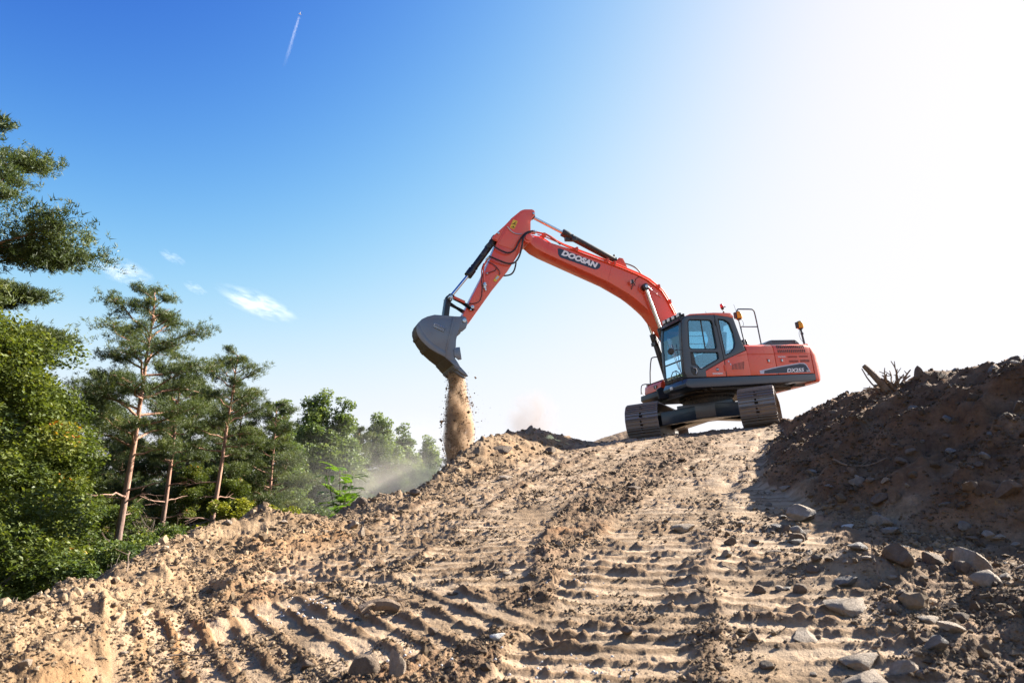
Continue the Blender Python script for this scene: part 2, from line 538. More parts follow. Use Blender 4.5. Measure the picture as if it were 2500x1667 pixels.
BERM = np.array([(-2.3, -6, -0.4), (-2.35, 0, 0.3), (-2.39, 2.4, 0.62), (-2.397, 3.4, 0.726), (-2.411, 3.7, 0.706), (-2.509, 4.0, 0.722),
    (-2.528, 4.4, 0.735), (-2.629, 4.9, 0.792), (-2.693, 5.4, 0.894), (-2.666, 5.8, 0.968), (-2.601, 6.2, 1.039), (-2.394, 6.7, 1.139),
    (-2.277, 7.4, 1.076), (-2.247, 8.2, 0.98), (-2.143, 8.4, 1.08), (-2.055, 8.7, 1.21), (-1.937, 9.0, 1.30), (-1.63, 9.5, 1.36),
    (-1.346, 10.2, 1.47), (-1.15, 11.2, 1.77), (-0.884, 12.1, 2.12), (-0.559, 13.0, 2.51), (-0.176, 14.0, 2.70), (0.436, 15.5, 2.93),
    (0.973, 16.6, 2.97), (1.5, 17.8, 2.93), (1.9, 20, 2.9), (2.0, 30, 2.9)])
HEAP = np.array([(6.9, 17.0, 3.1), (6.446, 15.5, 3.07), (5.922, 13.0, 3.00), (5.288, 11.0, 2.86), (4.79, 9.0, 2.66), (4.66, 8.0, 2.53),
    (4.573, 7.2, 2.52), (4.705, 6.7, 2.44), (4.95, 6.3, 2.40), (6.0, 5.7, 2.42), (9.0, 5.0, 2.6), (14.0, 4.6, 2.7)])
HEAPW = np.array([0.3, 0.35, 0.7, 1.15, 1.45, 1.75, 2.0, 2.2, 2.4, 2.5, 2.7, 3.0])
LANES = [np.array([(-1.30, 4.7), (-1.12, 5.8), (-0.75, 7.6), (-0.29, 9.7), (0.85, 12.8), (2.5, 16.6)]),
         np.array([(-0.1, 0.5), (0.10, 2.0), (0.47, 3.55), (1.06, 5.4), (2.07, 7.8), (3.6, 11.2), (5.2, 15.0), (6.0, 17.0)]),
         np.array([(0.95, 0.5), (1.1, 2.0), (1.40, 3.55), (1.86, 5.1), (2.75, 7.6), (4.3, 11.0), (5.6, 14.2)]),
         np.array([(-0.35, 4.4), (-0.10, 6.4), (0.65, 9.0), (2.2, 13.2), (3.4, 16.4)]),
         np.array([(-1.85, 3.19), (-1.0, 3.80), (-0.2, 4.40)])]
LANE_AMP = [1.25, 1.0, 0.85, 0.9, 0.95]
LANE_HW = [0.50, 0.46, 0.44, 0.46, 0.78]

def poly_near(x, y, P, vals):
    """signed distance to polyline (positive = right of travel), nearest value(s), arc length"""
    best = np.full(x.shape, 1e9); sd = np.zeros_like(x); arc = np.zeros_like(x)
    out = [np.zeros_like(x) for _ in vals]
    s0 = 0.0
    for i in range(len(P) - 1):
        ax, ay = P[i][:2]; bx, by = P[i + 1][:2]
        ex, ey = bx - ax, by - ay
        L = math.hypot(ex, ey)
        t = np.clip(((x - ax) * ex + (y - ay) * ey) / (L * L), 0, 1)
        dx = x - ax - t * ex; dy = y - ay - t * ey
        d = np.hypot(dx, dy)
        m = d < best
        best = np.where(m, d, best)
        side = np.sign(ex * (y - ay) - ey * (x - ax))
        sd = np.where(m, -side * d, sd)
        arc = np.where(m, s0 + t * L, arc)
        for k, v in enumerate(vals):
            out[k] = np.where(m, v[i] * (1 - t) + v[i + 1] * t, out[k])
        s0 += L
    return sd, arc, out

def ramp_plane(x, y):
    w = 0.45 + 0.55 * sstep(2, 9, y)
    k = 0.7
    # smooth corner at y = 15.8 between the ramp and the bench the machine stands on
    t = (y - 15.8) / k
    soft = k * np.log1p(np.exp(np.clip(t, -40, 40)))
    soft = np.where(t > 40, y - 15.8, soft)
    base = 0.160 * np.maximum(y, -4) - (0.160 - 0.0164) * soft
    return base + 0.0964 * x * w + 0.05 * sstep(14.8, 16.0, y)

def terrain(x, y, fine=True):
    x = np.asarray(x, dtype=np.float64); y = np.asarray(y, dtype=np.float64)
    S = ramp_plane(x, y)
    sb, ab, (zb,) = poly_near(x, y, BERM, [BERM[:, 2]])
    sh, ah, (zh, wh) = poly_near(x, y, HEAP, [HEAP[:, 2], HEAPW])
    # ---- large noise
    n1 = perlin(x * 0.9, y * 0.9, 3)
    n2 = perlin(x * 2.3, y * 2.3, 5)
    n3 = perlin(x * 5.5, y * 5.5, 7)
    inner = np.clip(sb, 0, None)
    wid = 1.0 + 0.3 * n1
    t = np.clip(inner / wid, 0, 1)
    tt = t * t * (3 - 2 * t)
    z = zb * (1 - tt) + S * tt
    # ---- outside of the berm: tipped face down to the valley
    valley = -1.7 + 0.35 * perlin(x * 0.12, y * 0.12, 9) + 0.012 * np.clip(-x - 4, 0, 40)
    outer = np.clip(-sb, 0, None)
    zo = zb - 0.72 * outer - 0.05 * np.minimum(outer, 1.0)
    z = np.where(sb < 0, np.maximum(zo, valley), z)
    # ---- spoil heap on the right; the polyline runs towards the camera, so its ramp side is on the right of travel
    front = sh > 0
    q = np.clip(np.abs(sh) / wh, 0, 1)
    prof = 1 - (q * 0.82 + 0.18 * q * q * (3 - 2 * q))
    zf = S + (zh - S) * np.clip(prof, 0, 1)
    zbk = zh - 0.5 * np.clip(np.abs(sh) - 0.3, 0, None)
    back = np.maximum(zbk, S - 0.6)
    zheap = np.where(front, zf, back)
    on_heap = np.where(front, (q < 1.0), (np.abs(sh) < 6)) & (sb > 0.5)
    z = np.where(on_heap, np.maximum(zheap, np.where(front, S, -9)), z)
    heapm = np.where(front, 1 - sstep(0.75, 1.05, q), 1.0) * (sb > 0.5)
    # ---- bump in the right foreground and the far heap behind the machine
    bmp = np.exp(-(((x - 3.15) / 0.72) ** 2 + ((y - 3.25) / 0.5) ** 2))
    z = z + 0.46 * bmp + 0.12 * np.exp(-(((x - 2.1) / 0.5) ** 2 + ((y - 4.3) / 0.28) ** 2))
    far = np.exp(-(((x - 4.9) / 2.9) ** 2 + ((y - 27) / 3.0) ** 2))
    z = z + 1.05 * far
    # ---- everything sinks to the plain beyond the site
    rr = np.maximum(sstep(29, 48, y), np.maximum(sstep(13, 26, x), sstep(6, 16, -y)))
    z = z * (1 - rr) + (-2.0) * rr
    # ---- lanes
    lane_m = np.zeros_like(x); rib = np.zeros_like(x); dry = np.zeros_like(x)
    for li, P in enumerate(LANES):
        sl, al, _ = poly_near(x, y, P, [])
        tot = float(np.hypot(np.diff(P[:, 0]), np.diff(P[:, 1])).sum())
        ends = sstep(0.0, 0.12, al) * (1 - sstep(tot - 0.12, tot, al))
        wob = 0.06 * perlin(al * 1.3, np.full_like(al, li * 7.7), 31)
        a = np.abs(sl + wob)
        m = (1 - sstep(LANE_HW[li] - 0.10, LANE_HW[li], a)) * ends * (heapm < 0.2) * (sb > 0.45)
        ph = al / 0.158 + 0.10 * sl + 0.12 * n3
        fr = ph - np.floor(ph)
        brk = np.clip(0.8 + 0.9 * perlin(x * 2.1 + 9 * li, y * 2.1, 41 + li) + 0.3 * n1, 0.1, 1.25)
        kk = np.floor(ph)
        w1 = 0.13 + 0.10 * _h(kk, np.full_like(kk, li), 91)
        c1 = 0.5 + 0.12 * (_h(kk, np.full_like(kk, li), 93) - 0.5)
        pulse = 1 - sstep(w1 * 0.35, w1 * 1.25, np.abs(fr - c1)) - 0.25
        part = 0.45 + 0.55 * sstep(-0.25, 0.05, perlin(sl * 4.0 + kk * 7.3, kk * 3.7 + li, 61))
        rib = np.where(m > lane_m, pulse * brk * part * LANE_AMP[li] * m, rib)
        edge = ends * np.exp(-((a - LANE_HW[li] - 0.04) / 0.09) ** 2) * (heapm < 0.2) * (sb > 0.4)
        z = z + 0.014 * edge * np.clip(0.6 + n2, 0, 1.4) - 0.012 * m * LANE_AMP[li]
        dry = np.maximum(dry, m * np.clip(-pulse * 2.2 + 0.1, 0, 1) * np.clip(0.75 + 0.9 * n2 + 0.5 * n1, 0, 1))
        lane_m = np.maximum(lane_m, m)
    site = (1 - rr) * (sb > -2.5)
    rough = np.where(heapm > 0.5, 1.0, 1.0 - 0.55 * lane_m)
    berm_m = 1 - sstep(0.7, 1.1, np.abs(sb))
    z = z + site * (0.05 * n1 * np.where(heapm > 0.3, 1.2, 0.35) + 0.024 * n2 * (0.4 * rough + 1.8 * heapm + 0.6 * berm_m) )
    if fine:
        wx = x + 0.05 * perlin(x * 7, y * 7, 71); wy = y + 0.05 * perlin(x * 7, y * 7, 73)
        n4 = perlin(wx * 11, wy * 11, 13)
        n5 = perlin(wx * 24, wy * 24, 17)
        n6 = perlin(wx * 55, wy * 55, 19)
        fl = 1 - 0.7 * lane_m
        # scoop faces on the heap and the tipped berm
        ridged = 1 - np.abs(perlin(wx * 1.7, wy * 1.7, 23)) * 2
        z = z + site * (0.013 * n3 * (rough + 1.0 * heapm + 0.4 * berm_m) + 0.011 * n4 * (0.3 + rough) * fl + (0.017 * np.abs(n5) - 0.005) * (0.2 + rough) * fl * np.clip(0.75 + 0.9 * n3, 0.15, 1.4) + (0.012 * np.abs(n6) - 0.003) * np.clip(0.6 + 0.8 * n4, 0.1, 1.2) * (0.35 + 0.65 * fl))
        z = z + site * heapm * (0.07 * ridged - 0.22 * np.clip(perlin(wx * 0.75, wy * 0.75, 29) - 0.05, 0, 1) + 0.05 * np.abs(perlin(wx * 4.1, wy * 4.1, 37)))
        z = z + site * berm_m * 0.05 * (np.abs(perlin(wx * 2.9, wy * 2.9, 39)) - 0.25)
        d1 = domes(wx, wy, 0.34, 101, 0.35); d2 = domes(wx, wy, 0.15, 103, 0.5); d3 = domes(wx, wy, 0.07, 107, 0.6)
        patch = np.clip(0.5 + 1.3 * n2, 0, 1)
        z = z + site * ((0.36 * d1 * (heapm + 0.6 * berm_m + 0.06 * (1 - lane_m))) + 0.40 * d2 * patch * np.clip(rough * 0.55 + 0.5 * heapm + .3 * berm_m, 0, 1)
                        + 0.7 * d3 * np.clip(0.4 + n4, 0, 1) * (0.35 + 0.5 * rough) * fl)
        z = z + 0.036 * rib * (0.8 + 1.0 * np.clip(n4 * .5 + n5 * .7, -0.8, 0.9))
        clay = np.exp(-((sb - 0.75) / 0.33) ** 2) * sstep(1.0, 2.5, y) * (1 - sstep(6.6, 7.6, y)) * np.clip(0.55 + 1.2 * n2 + 0.5 * n3, 0, 1)
        clay = np.maximum(clay, np.exp(-((sb - 0.55) / 0.4) ** 2) * sstep(9.5, 11, y) * np.clip(0.45 + 0.9 * n2, 0, 1) * 0.6)
        for cx, cy, cr in ((-0.30, 2.75, 0.28), (0.55, 5.9, 0.35), (-0.5, 3.1, 0.2)):
            clay = np.maximum(clay, np.exp(-(((x - cx) ** 2 + (y - cy) ** 2) / cr ** 2)) * np.clip(0.6 + n3, 0, 1))
        clay = clay * (heapm < 0.3)
        dry = np.clip(dry + 0.45 * np.clip(n1 + 0.4 * n2 - 0.15, 0, 1) * (heapm < 0.3), 0, 0.9) * site
        shade_dark = np.clip(heapm * (0.85 + 0.35 * n2) + 0.30 * np.clip(n1 * 0.8 + 0.5 * n2, 0, 1) + 0.55 * (1 - lane_m) * (1 - berm_m) * np.clip(0.45 + 0.9 * n2 + 0.5 * n3, 0, 1) + 0.35 * lane_m * np.clip(rib * 1.4, 0, 1), 0, 1)  # heap term paints extra shade into the soil; other terms are darker ground
        return z, clay, dry, heapm, berm_m * (sb > -6), sb, shade_dark, lane_m
    return z

def ground_z(x, y):
    return terrain(np.array([x], float), np.array([y], float))[0][0]
# ------------------------------------------------------------------ ground sheet (denser where it is near)
def build_ground():
    fine = np.linspace(R(-39.5), R(39.5), 1020)
    left = np.linspace(R(-180), R(-39.5), 50)[:-1]
    right = np.linspace(R(39.5), R(180), 50)[1:]
    th = np.concatenate([left, fine, right])
    rr = [1.15]
    while rr[-1] < 2.3: rr.append(rr[-1] * 1.012)
    while rr[-1] < 29:
        r = rr[-1]
        rr.append(r * (1 + (min(0.0022 + 0.0006 * r, 0.0068) if r < 17 else 0.010)))
    while rr[-1] < 4000:
        rr.append(rr[-1] * 1.06)
    rr = np.array(rr)
    T, Rr = np.meshgrid(th, rr)
    X = (np.sin(T) * Rr).ravel(); Y = (np.cos(T) * Rr).ravel()
    z, clay, dry, heapm, bermm, sb, shade_dark, lanem = terrain(X, Y)
    nR, nT = len(rr), len(th)
    idx = np.arange(nR * nT).reshape(nR, nT)
    q = np.stack([idx[:-1, :-1], idx[:-1, 1:], idx[1:, 1:], idx[1:, :-1]], -1).reshape(-1, 4)
    q = q[:, ::-1]
    V = np.stack([X, Y, z], 1)
    fm = heapm[q].mean(1); fb = bermm[q].mean(1); fs = sb[q].mean(1)
    fy = Y[q].mean(1); fx = X[q].mean(1)
    onheap = (fm > 0.5) & (fx > 1.5) & (fx < 16) & (fy > 2) & (fy < 19)
    onberm = (~onheap) & (np.abs(fs) < 0.72) & (fy > 0) & (fy < 19)
    def part(name, mask):
        f = q[mask]
        u, inv = np.unique(f, return_inverse=True)
        me = np_mesh(name, V[u], inv.reshape(f.shape), M_SOIL, True, {"clay": clay[u], "dry": dry[u], "shade_dark": shade_dark[u]})
        return link(name, me)
    g = part("ground", ~(onheap | onberm))
    # close the small hole under the camera
    tag(g, "bare tan earth ramp pressed with crawler track marks", "ground", kind="structure")
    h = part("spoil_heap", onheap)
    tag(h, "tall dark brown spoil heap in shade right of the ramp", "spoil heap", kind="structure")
    b = part("earth_berm", onberm)
    tag(b, "long rough bank of tipped earth along the left ramp edge", "earth bank", kind="structure")
    return len(q)
N_GROUND = build_ground()
# ------------------------------------------------------------------ excavator (local frame: +x boom side, +y cab side, +z up)
YAW_UPPER, YAW_UNDER = R(199.975), R(-23.22)
EXC_LOC = Vector((5.409, 18.456, 3.106))
EXC_TILT = Matrix.Rotation(-R(5.509), 3, 'Y') @ Matrix.Rotation(R(0.936), 3, 'X')
EXC_ROT = EXC_TILT @ Matrix.Rotation(YAW_UPPER, 3, 'Z')

def circle2(cx, cz, r, n=18, a0=0.0, a1=2 * math.pi):
    return [(cx + r * math.cos(a0 + (a1 - a0) * i / n), cz + r * math.sin(a0 + (a1 - a0) * i / n)) for i in range(n)]

def place_text(parent, name, body, size, mat, cx, cz, y, ang=0.0, shear=0.0, bold=0.0, xscale=1.0):
    me = text_mesh(name, body, size, mat, shear, bold, xscale)
    o = link(name, me, parent)
    ca, sa = math.cos(ang), math.sin(ang)
    o.matrix_local = Matrix(((-ca, sa, 0, cx), (0, 0, 1, y), (sa, ca, 0, cz), (0, 0, 0, 1)))
    return o

def loop_tube(mb, loop, y, r, n=6):
    pts = [(x, y, z) for x, z in loop]
    mb.tube(pts + [pts[0], pts[1]], r, n)

def build_excavator():
    ex = empty("excavator", EXC_LOC, EXC_ROT.to_euler())
    tag(ex, "orange-red crawler excavator tipping soil from its raised bucket on the ramp crest", "excavator")

    # ---------------- undercarriage
    def under(name):
        e = empty(name, (0, 0, 0), (0, 0, YAW_UNDER - YAW_UPPER), ex)
        return e
    TW, HALF, IDL, RAD = 0.82, 1.365, 1.92, 0.415
    straight = 2 * IDL
    per = 2 * straight + 2 * math.pi * RAD
    NSH = 51
    # one shoe: width along x, pitch along y, outside +z
    sm = MB()
    p = per / NSH
    hw = TW / 2
    for x0, x1 in ((-hw, -0.10), (0.06, hw)):
        sm.box(x0, x1, -p * 0.535, p * 0.50, 0.0, 0.022)
    sm.box(-0.10, 0.06, -p * 0.535, -p * 0.30, 0.0, 0.022)
    sm.box(-0.10, 0.06, -p * 0.02, p * 0.12, 0.0, 0.022)
    sm.box(-0.10, -0.05, -p * 0.30, -p * 0.02, 0.0, 0.022); sm.box(0.03, 0.06, -p * 0.30, -p * 0.02, 0.0, 0.022)
    sm.box(-0.10, -0.04, p * 0.12, p * 0.50, 0.0, 0.022); sm.box(0.0, 0.06, p * 0.12, p * 0.50, 0.0, 0.022)
    for yy in (-0.42, 0.02, 0.42):
        sm.box(-hw + 0.012, hw - 0.012, yy * p - 0.008, yy * p + 0.008, 0.022, 0.052)
    sm.box(-0.09, -0.05, -p * 0.5, p * 0.5, -0.07, 0.0); sm.box(0.05, 0.09, -p * 0.5, p * 0.5, -0.07, 0.0)
    shoe_me = sm.mesh("track_shoe", M_TRACK, bevel=0.003, seg=1)
    for sgn in (-1, 1):
        tr = under("crawler_track")
        off = Matrix.Translation((sgn * HALF, 0, 0))
        for k in range(NSH):
            s = (k + (0.35 if sgn > 0 else 0.1)) * p
            s = s % per
            if s < straight: y, z, a = -IDL + s, 0.045, math.pi
            elif s < straight + math.pi * RAD:
                t = (s - straight) / RAD; y, z, a = IDL + RAD * math.sin(t), 0.045 + RAD - RAD * math.cos(t), math.pi - t
            elif s < 2 * straight + math.pi * RAD:
                y, z, a = IDL - (s - straight - math.pi * RAD), 0.045 + 2 * RAD, 0.0
            else:
                t = (s - 2 * straight - math.pi * RAD) / RAD; y, z, a = -IDL - RAD * math.sin(t), 0.045 + RAD + RAD * math.cos(t), -t
            # outward normal = (0, sin, cos) of the angle below
            o = link("track_shoe", shoe_me, tr)
            o.location = (sgn * HALF, y, z)
            o.rotation_euler = (-a if s < straight + math.pi * RAD else -a, 0, 0)
        fr = MB()
        fr.prism([(-1.6, 0.20), (1.6, 0.20), (1.7, 0.35), (1.5, 0.66), (-1.5, 0.66), (-1.7, 0.35)], -0.19, 0.19)
        fr.v = [(y_ + sgn * HALF, x_, z_) for x_, y_, z_ in fr.v]
        fr.build("track_frame", M_UNDER, tr, 0.02)
        for yy in (-IDL, IDL):
            w = MB()
            w.cyl((sgn * HALF - 0.09, yy, 0.045 + RAD), (sgn * HALF + 0.09, yy, 0.045 + RAD), RAD - 0.07, 28)
            w.cyl((sgn * HALF - 0.16, yy, 0.045 + RAD), (sgn * HALF + 0.16, yy, 0.045 + RAD), 0.16, 20)
            w.build("guide_wheel" if yy < 0 else "drive_sprocket", M_UNDER, tr, 0.01)
        for i in range(9):
            yy = -1.45 + i * 0.3625
            MB().cyl((sgn * HALF - 0.17, yy, 0.19), (sgn * HALF + 0.17, yy, 0.19), 0.085, 14).build("track_roller", M_UNDER, tr)
        for yy in (-0.6, 0.6):
            MB().cyl((sgn * HALF - 0.13, yy, 0.77), (sgn * HALF + 0.13, yy, 0.77), 0.07, 14).build("carrier_roller", M_UNDER, tr)
    ch = under("chassis")
    mb = MB()
    for sx in (-1, 1):
        for sy in (-1, 1):
            a, b = Vector((sx * 0.35, sy * 0.45, 0)), Vector((sx * (HALF - 0.15), sy * 1.15, 0))
            d = (b - a).normalized(); n = Vector((-d.y, d.x, 0)) * 0.27
            vs = []
            for q, z0, z1 in ((a - d * 0.3, 0.48, 0.86), (b, 0.36, 0.70)):
                vs += [(q.x - n.x, q.y - n.y, z0), (q.x + n.x, q.y + n.y, z0), (q.x + n.x, q.y + n.y, z1), (q.x - n.x, q.y - n.y, z1)]
            mb.add(vs, [(0, 1, 2, 3), (7, 6, 5, 4), (0, 4, 5, 1), (1, 5, 6, 2), (2, 6, 7, 3), (3, 7, 4, 0)])
    mb.box(-0.72, 0.72, -0.72, 0.72, 0.47, 0.87)
    mb.build("cross_frame", M_DARK, ch, 0.02)
    mb = MB(); mb.cyl((0, 0, 0.87), (0, 0, 1.03), 0.66, 40); mb.cyl((0, 0, 1.03), (0, 0, 1.12), 0.74, 48)
    mb.build("slewing_ring", M_UNDER, ch, 0.008)
    mb = MB()
    for i in range(44):
        t = 2 * math.pi * i / 44
        c = Vector((math.cos(t), math.sin(t), 0)) * 0.70
        mb.cyl((c.x, c.y, 0.995), (c.x, c.y, 1.03), 0.018, 6)
    tag(mb.build("ring_bolts", M_UNDER, ch), kind="stuff")

    # ---------------- upper frame
    uf = empty("upper_frame", parent=ex)
    mb = MB(); mb.prism([(1.505, 1.372), (1.578, 1.25), (1.56, 1.17), (1.42, 1.13), (-2.50, 1.19), (-2.565, 1.22), (-2.567, 1.380)], 0.36, 1.385)
    mb.build("side_skirt", M_DARK, uf, 0.018)
    mb = MB(); mb.prism([(1.10, 1.372), (1.15, 1.25), (1.05, 1.13), (-2.50, 1.19), (-2.567, 1.380)], -1.385, -0.42)
    mb.build("side_skirt", M_DARK, uf, 0.018)
    mb = MB()
    mb.box(-2.48, 0.95, -0.415, 0.355, 1.14, 1.34)
    mb.box(-2.1, 1.0, -0.95, 0.95, 1.085, 1.135)
    for yy in (-1.15, -0.6, 0.6, 1.15):
        mb.box(-2.35, 0.9, yy - 0.03, yy + 0.03, 1.09, 1.15)
    for xx in (-1.9, -1.2, 0.75):
        mb.box(xx - 0.03, xx + 0.03, -1.30, 1.30, 1.095, 1.16)
    mb.build("belly_plate", M_UNDER, uf, 0.006)
    # boom foot brackets
    mb = MB()
    for yy in (-0.36, 0.29):
        mb.prism([(0.75, 1.30), (0.75, 1.55), (0.42, 2.02), (0.18, 2.05), (-0.5, 1.6), (-0.6, 1.30)], yy, yy + 0.07)
    mb.build("boom_bracket", M_DARK, uf, 0.01)
    mb = MB()
    for yy in (-0.43, 0.37):
        mb.prism([(0.85, 1.16), (1.25, 1.16), (1.28, 1.42), (1.15, 1.47), (1.02, 1.42)], yy, yy + 0.06)
    mb.build("cylinder_bracket", M_DARK, uf, 0.01)

    # ---------------- right front: tool box, steps, handrail
    tb = MB(); tb.prism([(1.10, 1.41), (1.06, 1.62), (0.98, 1.68), (0.40, 1.68), (0.40, 1.41)], -1.33, -0.47)
    tbo = tb.build("tool_box", M_RED, ex, 0.02)
    MB().box(0.42, 1.0, -1.31, -0.50, 1.682, 1.70).build("lid", M_DARK, tbo, 0.006)
    MB().box(1.092, 1.108, -0.80, -0.66, 1.49, 1.58).build("latch", M_BLACK, tbo, 0.004)
    MB().box(1.1, 1.112, -0.72, -0.68, 1.50, 1.56).build("warning_label", M_WHITE, tbo)
    mb = MB(); mb.prism([(1.20, 1.385), (1.22, 1.24), (1.10, 1.14), (0.35, 1.14), (0.35, 1.385)], -1.39, -0.43)
    mb.build("step_housing", M_BLACK, ex, 0.02)
    hr = MB()
    hr.tube([(0.45, -1.3, 2.515), (0.66, -1.3, 2.51), (0.74, -1.3, 2.46), (0.86, -1.3, 1.92), (0.90, -1.3, 1.38)], 0.017, 8, 1)
    hr.tube([(0.86, -1.3, 1.72), (1.10, -1.34, 1.73), (1.17, -1.34, 1.66), (1.20, -1.34, 1.44)], 0.014, 8, 1)
    hr.tube([(0.98, -1.32, 1.72), (1.02, -1.36, 1.38), (0.98, -1.38, 1.24), (0.85, -1.38, 1.20)], 0.014, 8, 1)
    hr.tube([(1.19, -1.34, 1.52), (1.12, -1.4, 1.46), (1.06, -1.42, 1.42)], 0.007, 6, 1)
    hr.build("handrail", M_BLACK, ex, 0, True)

    # ---------------- engine house
    eh = empty("engine_house", parent=ex)
    def hood(name, x0, x1, mat, grow=0.0, cut=False):
        g = grow
        sec = [(1.378 + g, 1.395), (1.378 + g, 2.09), (1.355 + g, 2.17), (1.29 + g, 2.218 + g), (1.16, 2.236 + g), (-1.16, 2.236 + g), (-1.29 - g, 2.218 + g), (-1.355 - g, 2.17), (-1.378 - g, 2.09), (-1.378 - g, 1.395)]
        m_ = MB()
        n = len(sec)
        vs = [(x0, y, z) for y, z in sec] + [(x1, y, z) for y, z in sec]
        m_.add(vs, [tuple(range(n)), tuple(range(2 * n - 1, n - 1, -1))] + [(i, i + n, (i + 1) % n + n, (i + 1) % n) for i in range(n)])
        return m_
    hood("c", -0.44, -2.56, M_BLACK, -0.03).build("inner_body", M_BLACK, eh)
    # the side stamping line leaves the two doors a little proud below it
    for nm, x0, x1, hx in (("service_door", -0.452, -1.318, -1.109), ("service_door", -1.338, -2.545, -1.545)):
        d = hood(nm, x0, x1, M_RED).build(nm, M_RED, eh, 0.012)
        MB().prism([(x0 - 0.004, 1.945), (x1 + 0.004, 1.937), (x1 + 0.004, 1.962), (x0 - 0.004, 1.972)], 1.370, 1.3905).build("stamped_edge", M_ORANGE, d, 0.004)
        hm = MB(); hm.box(hx - 0.075, hx + 0.075, 1.374, 1.388, 1.70, 1.83)
        ho = hm.build("door_latch", M_RED, d, 0.006)
        MB().box(hx - 0.01, hx + 0.035, 1.384, 1.396, 1.735, 1.795).build("latch_handle", M_GALV, d, 0.004)
        MB().box(hx + 0.02, hx + 0.06, 1.383, 1.392, 1.725, 1.805).build("latch_recess", M_BLACK, d, 0.003)
        if x0 < -1.0:
            vs = MB()
            for i in range(15):
                xx = -1.455 - i * 0.0635
                vs.box(xx - 0.017, xx + 0.017, 1.30, 1.3815, 2.085, 2.172)
                xx -= 0.012
                vs.box(xx - 0.017, xx + 0.017, 1.34, 1.3835, 1.978, 2.056)
            vs.v = [(x, y if z < 2.12 else y - 0.008, z) for x, y, z in vs.v]
            vs.build("vent_slots", M_BLACK, d)
            gv = MB()
            for (gx0, gx1, gz0, gz1) in ((-1.74, -2.07, 1.835, 1.884), (-2.13, -2.43, 1.838, 1.888), (-1.77, -2.08, 1.703, 1.770), (-2.15, -2.46, 1.706, 1.776)):
                k = 4
                for i in range(k):
                    z0 = gz0 + (gz1 - gz0) * i / k
                    gv.box(gx1, gx0, 1.372, 1.3845, z0 + 0.002, z0 + (gz1 - gz0) / k - 0.005)
            gv.build("louvres", paint("louvre_maroon", (0.22, 0.03, 0.025), 0.5, 0.1, 0.0), d)
    # printed decal: silver border, navy field, model number
    dc = MB(); dc.prism([(-0.745, 1.425), (-0.745, 1.512), (-1.40, 1.612), (-2.10, 1.688), (-2.26, 1.682), (-2.33, 1.64), (-2.432, 1.425)], 1.379, 1.3835)
    dco = dc.build("model_decal", M_SILVER, eh)
    MB().prism([(-0.87, 1.430), (-0.90, 1.508), (-1.42, 1.585), (-2.10, 1.660), (-2.23, 1.655), (-2.30, 1.62), (-2.41, 1.430)], 1.3835, 1.386).build("navy_field", M_NAVY, dco)
    place_text(dco, "model_lettering", "DX255", 0.135, M_WHITE, -1.905, 1.487, 1.3885, 0.0, 0.25, 0.004, 1.42)
    place_text(dco, "model_suffix", "LC", 0.070, M_WHITE, -2.335, 1.464, 1.3885, 0.0, 0.25, 0.003, 1.2)
    place_text(eh, "maker_print", "DOOSAN", 0.045, M_WHITE, -1.54, 1.862, 1.3885, 0.0, 0.1, 0.001, 1.3)
    # hood cover, intake, railing, antennas
    hc = MB(); hc.prism([(-1.25, 2.25), (-1.56, 2.40), (-1.66, 2.42), (-2.45, 2.42), (-2.55, 2.38), (-2.62, 2.25)], 0.25, 1.02)
    hco = hc.build("hood_cover", M_DARK, eh, 0.03)
    hs = MB()
    for i in range(13):
        xx = -1.68 - i * 0.062
        hs.box(xx - 0.016, xx + 0.016, 0.98, 1.0225, 2.325, 2.395)
    hs.build("cover_slots", M_BLACK, hco)
    mb = MB(); mb.cyl((-0.95, 0.75, 2.24), (-0.95, 0.75, 2.34), 0.075, 20); mb.cyl((-0.95, 0.75, 2.34), (-0.95, 0.75, 2.40), 0.12, 24, 0.10); mb.cyl((-0.95, 0.75, 2.415), (-0.95, 0.75, 2.49), 0.11, 24, 0.08)
    mb.build("air_intake", M_BLACK, eh, 0.006)
    rl = MB()
    for dy in (1.06,):
        rl.tube([(-0.70, dy, 2.24), (-0.655, dy, 2.78), (-0.61, dy, 3.20), (-0.66, dy, 3.268), (-0.74, dy, 3.272), (-1.10, dy, 3.272), (-1.17, dy, 3.26), (-1.215, dy, 3.19), (-1.235, dy, 2.24)], 0.019, 8, 2)
        rl.tube([(-0.655, dy, 2.78), (-1.225, dy, 2.778)], 0.016, 8)
    rl.build("guard_rail", M_DARK, ex, 0, True)
    for nm, cx, cy, cz, pole in (("satellite_receiver", -0.62, 1.10, 3.085, None), ("satellite_receiver", -2.600, 1.15, 2.80, 2.24)):
        rc = MB()
        rc.cyl((cx, cy, cz - 0.095), (cx, cy, cz - 0.02), 0.085, 22, 0.098)
        rc.cyl((cx, cy, cz - 0.02), (cx, cy, cz + 0.012), 0.090, 22)
        rc.cyl((cx, cy, cz + 0.012), (cx, cy, cz + 0.085), 0.100, 22, 0.082)
        ro_ = rc.build(nm, M_YELLOW, ex, 0.008)
        bm_ = MB(); bm_.cyl((cx, cy, cz - 0.125), (cx, cy, cz - 0.095), 0.06, 18); bm_.cyl((cx, cy, cz + 0.085), (cx, cy, cz + 0.11), 0.05, 18)
        bm_.box(cx + 0.085, cx + 0.125, cy - 0.045, cy + 0.045, cz - 0.09, cz + 0.08)
        bm_.build("bracket", M_BLACK, ro_, 0.006)
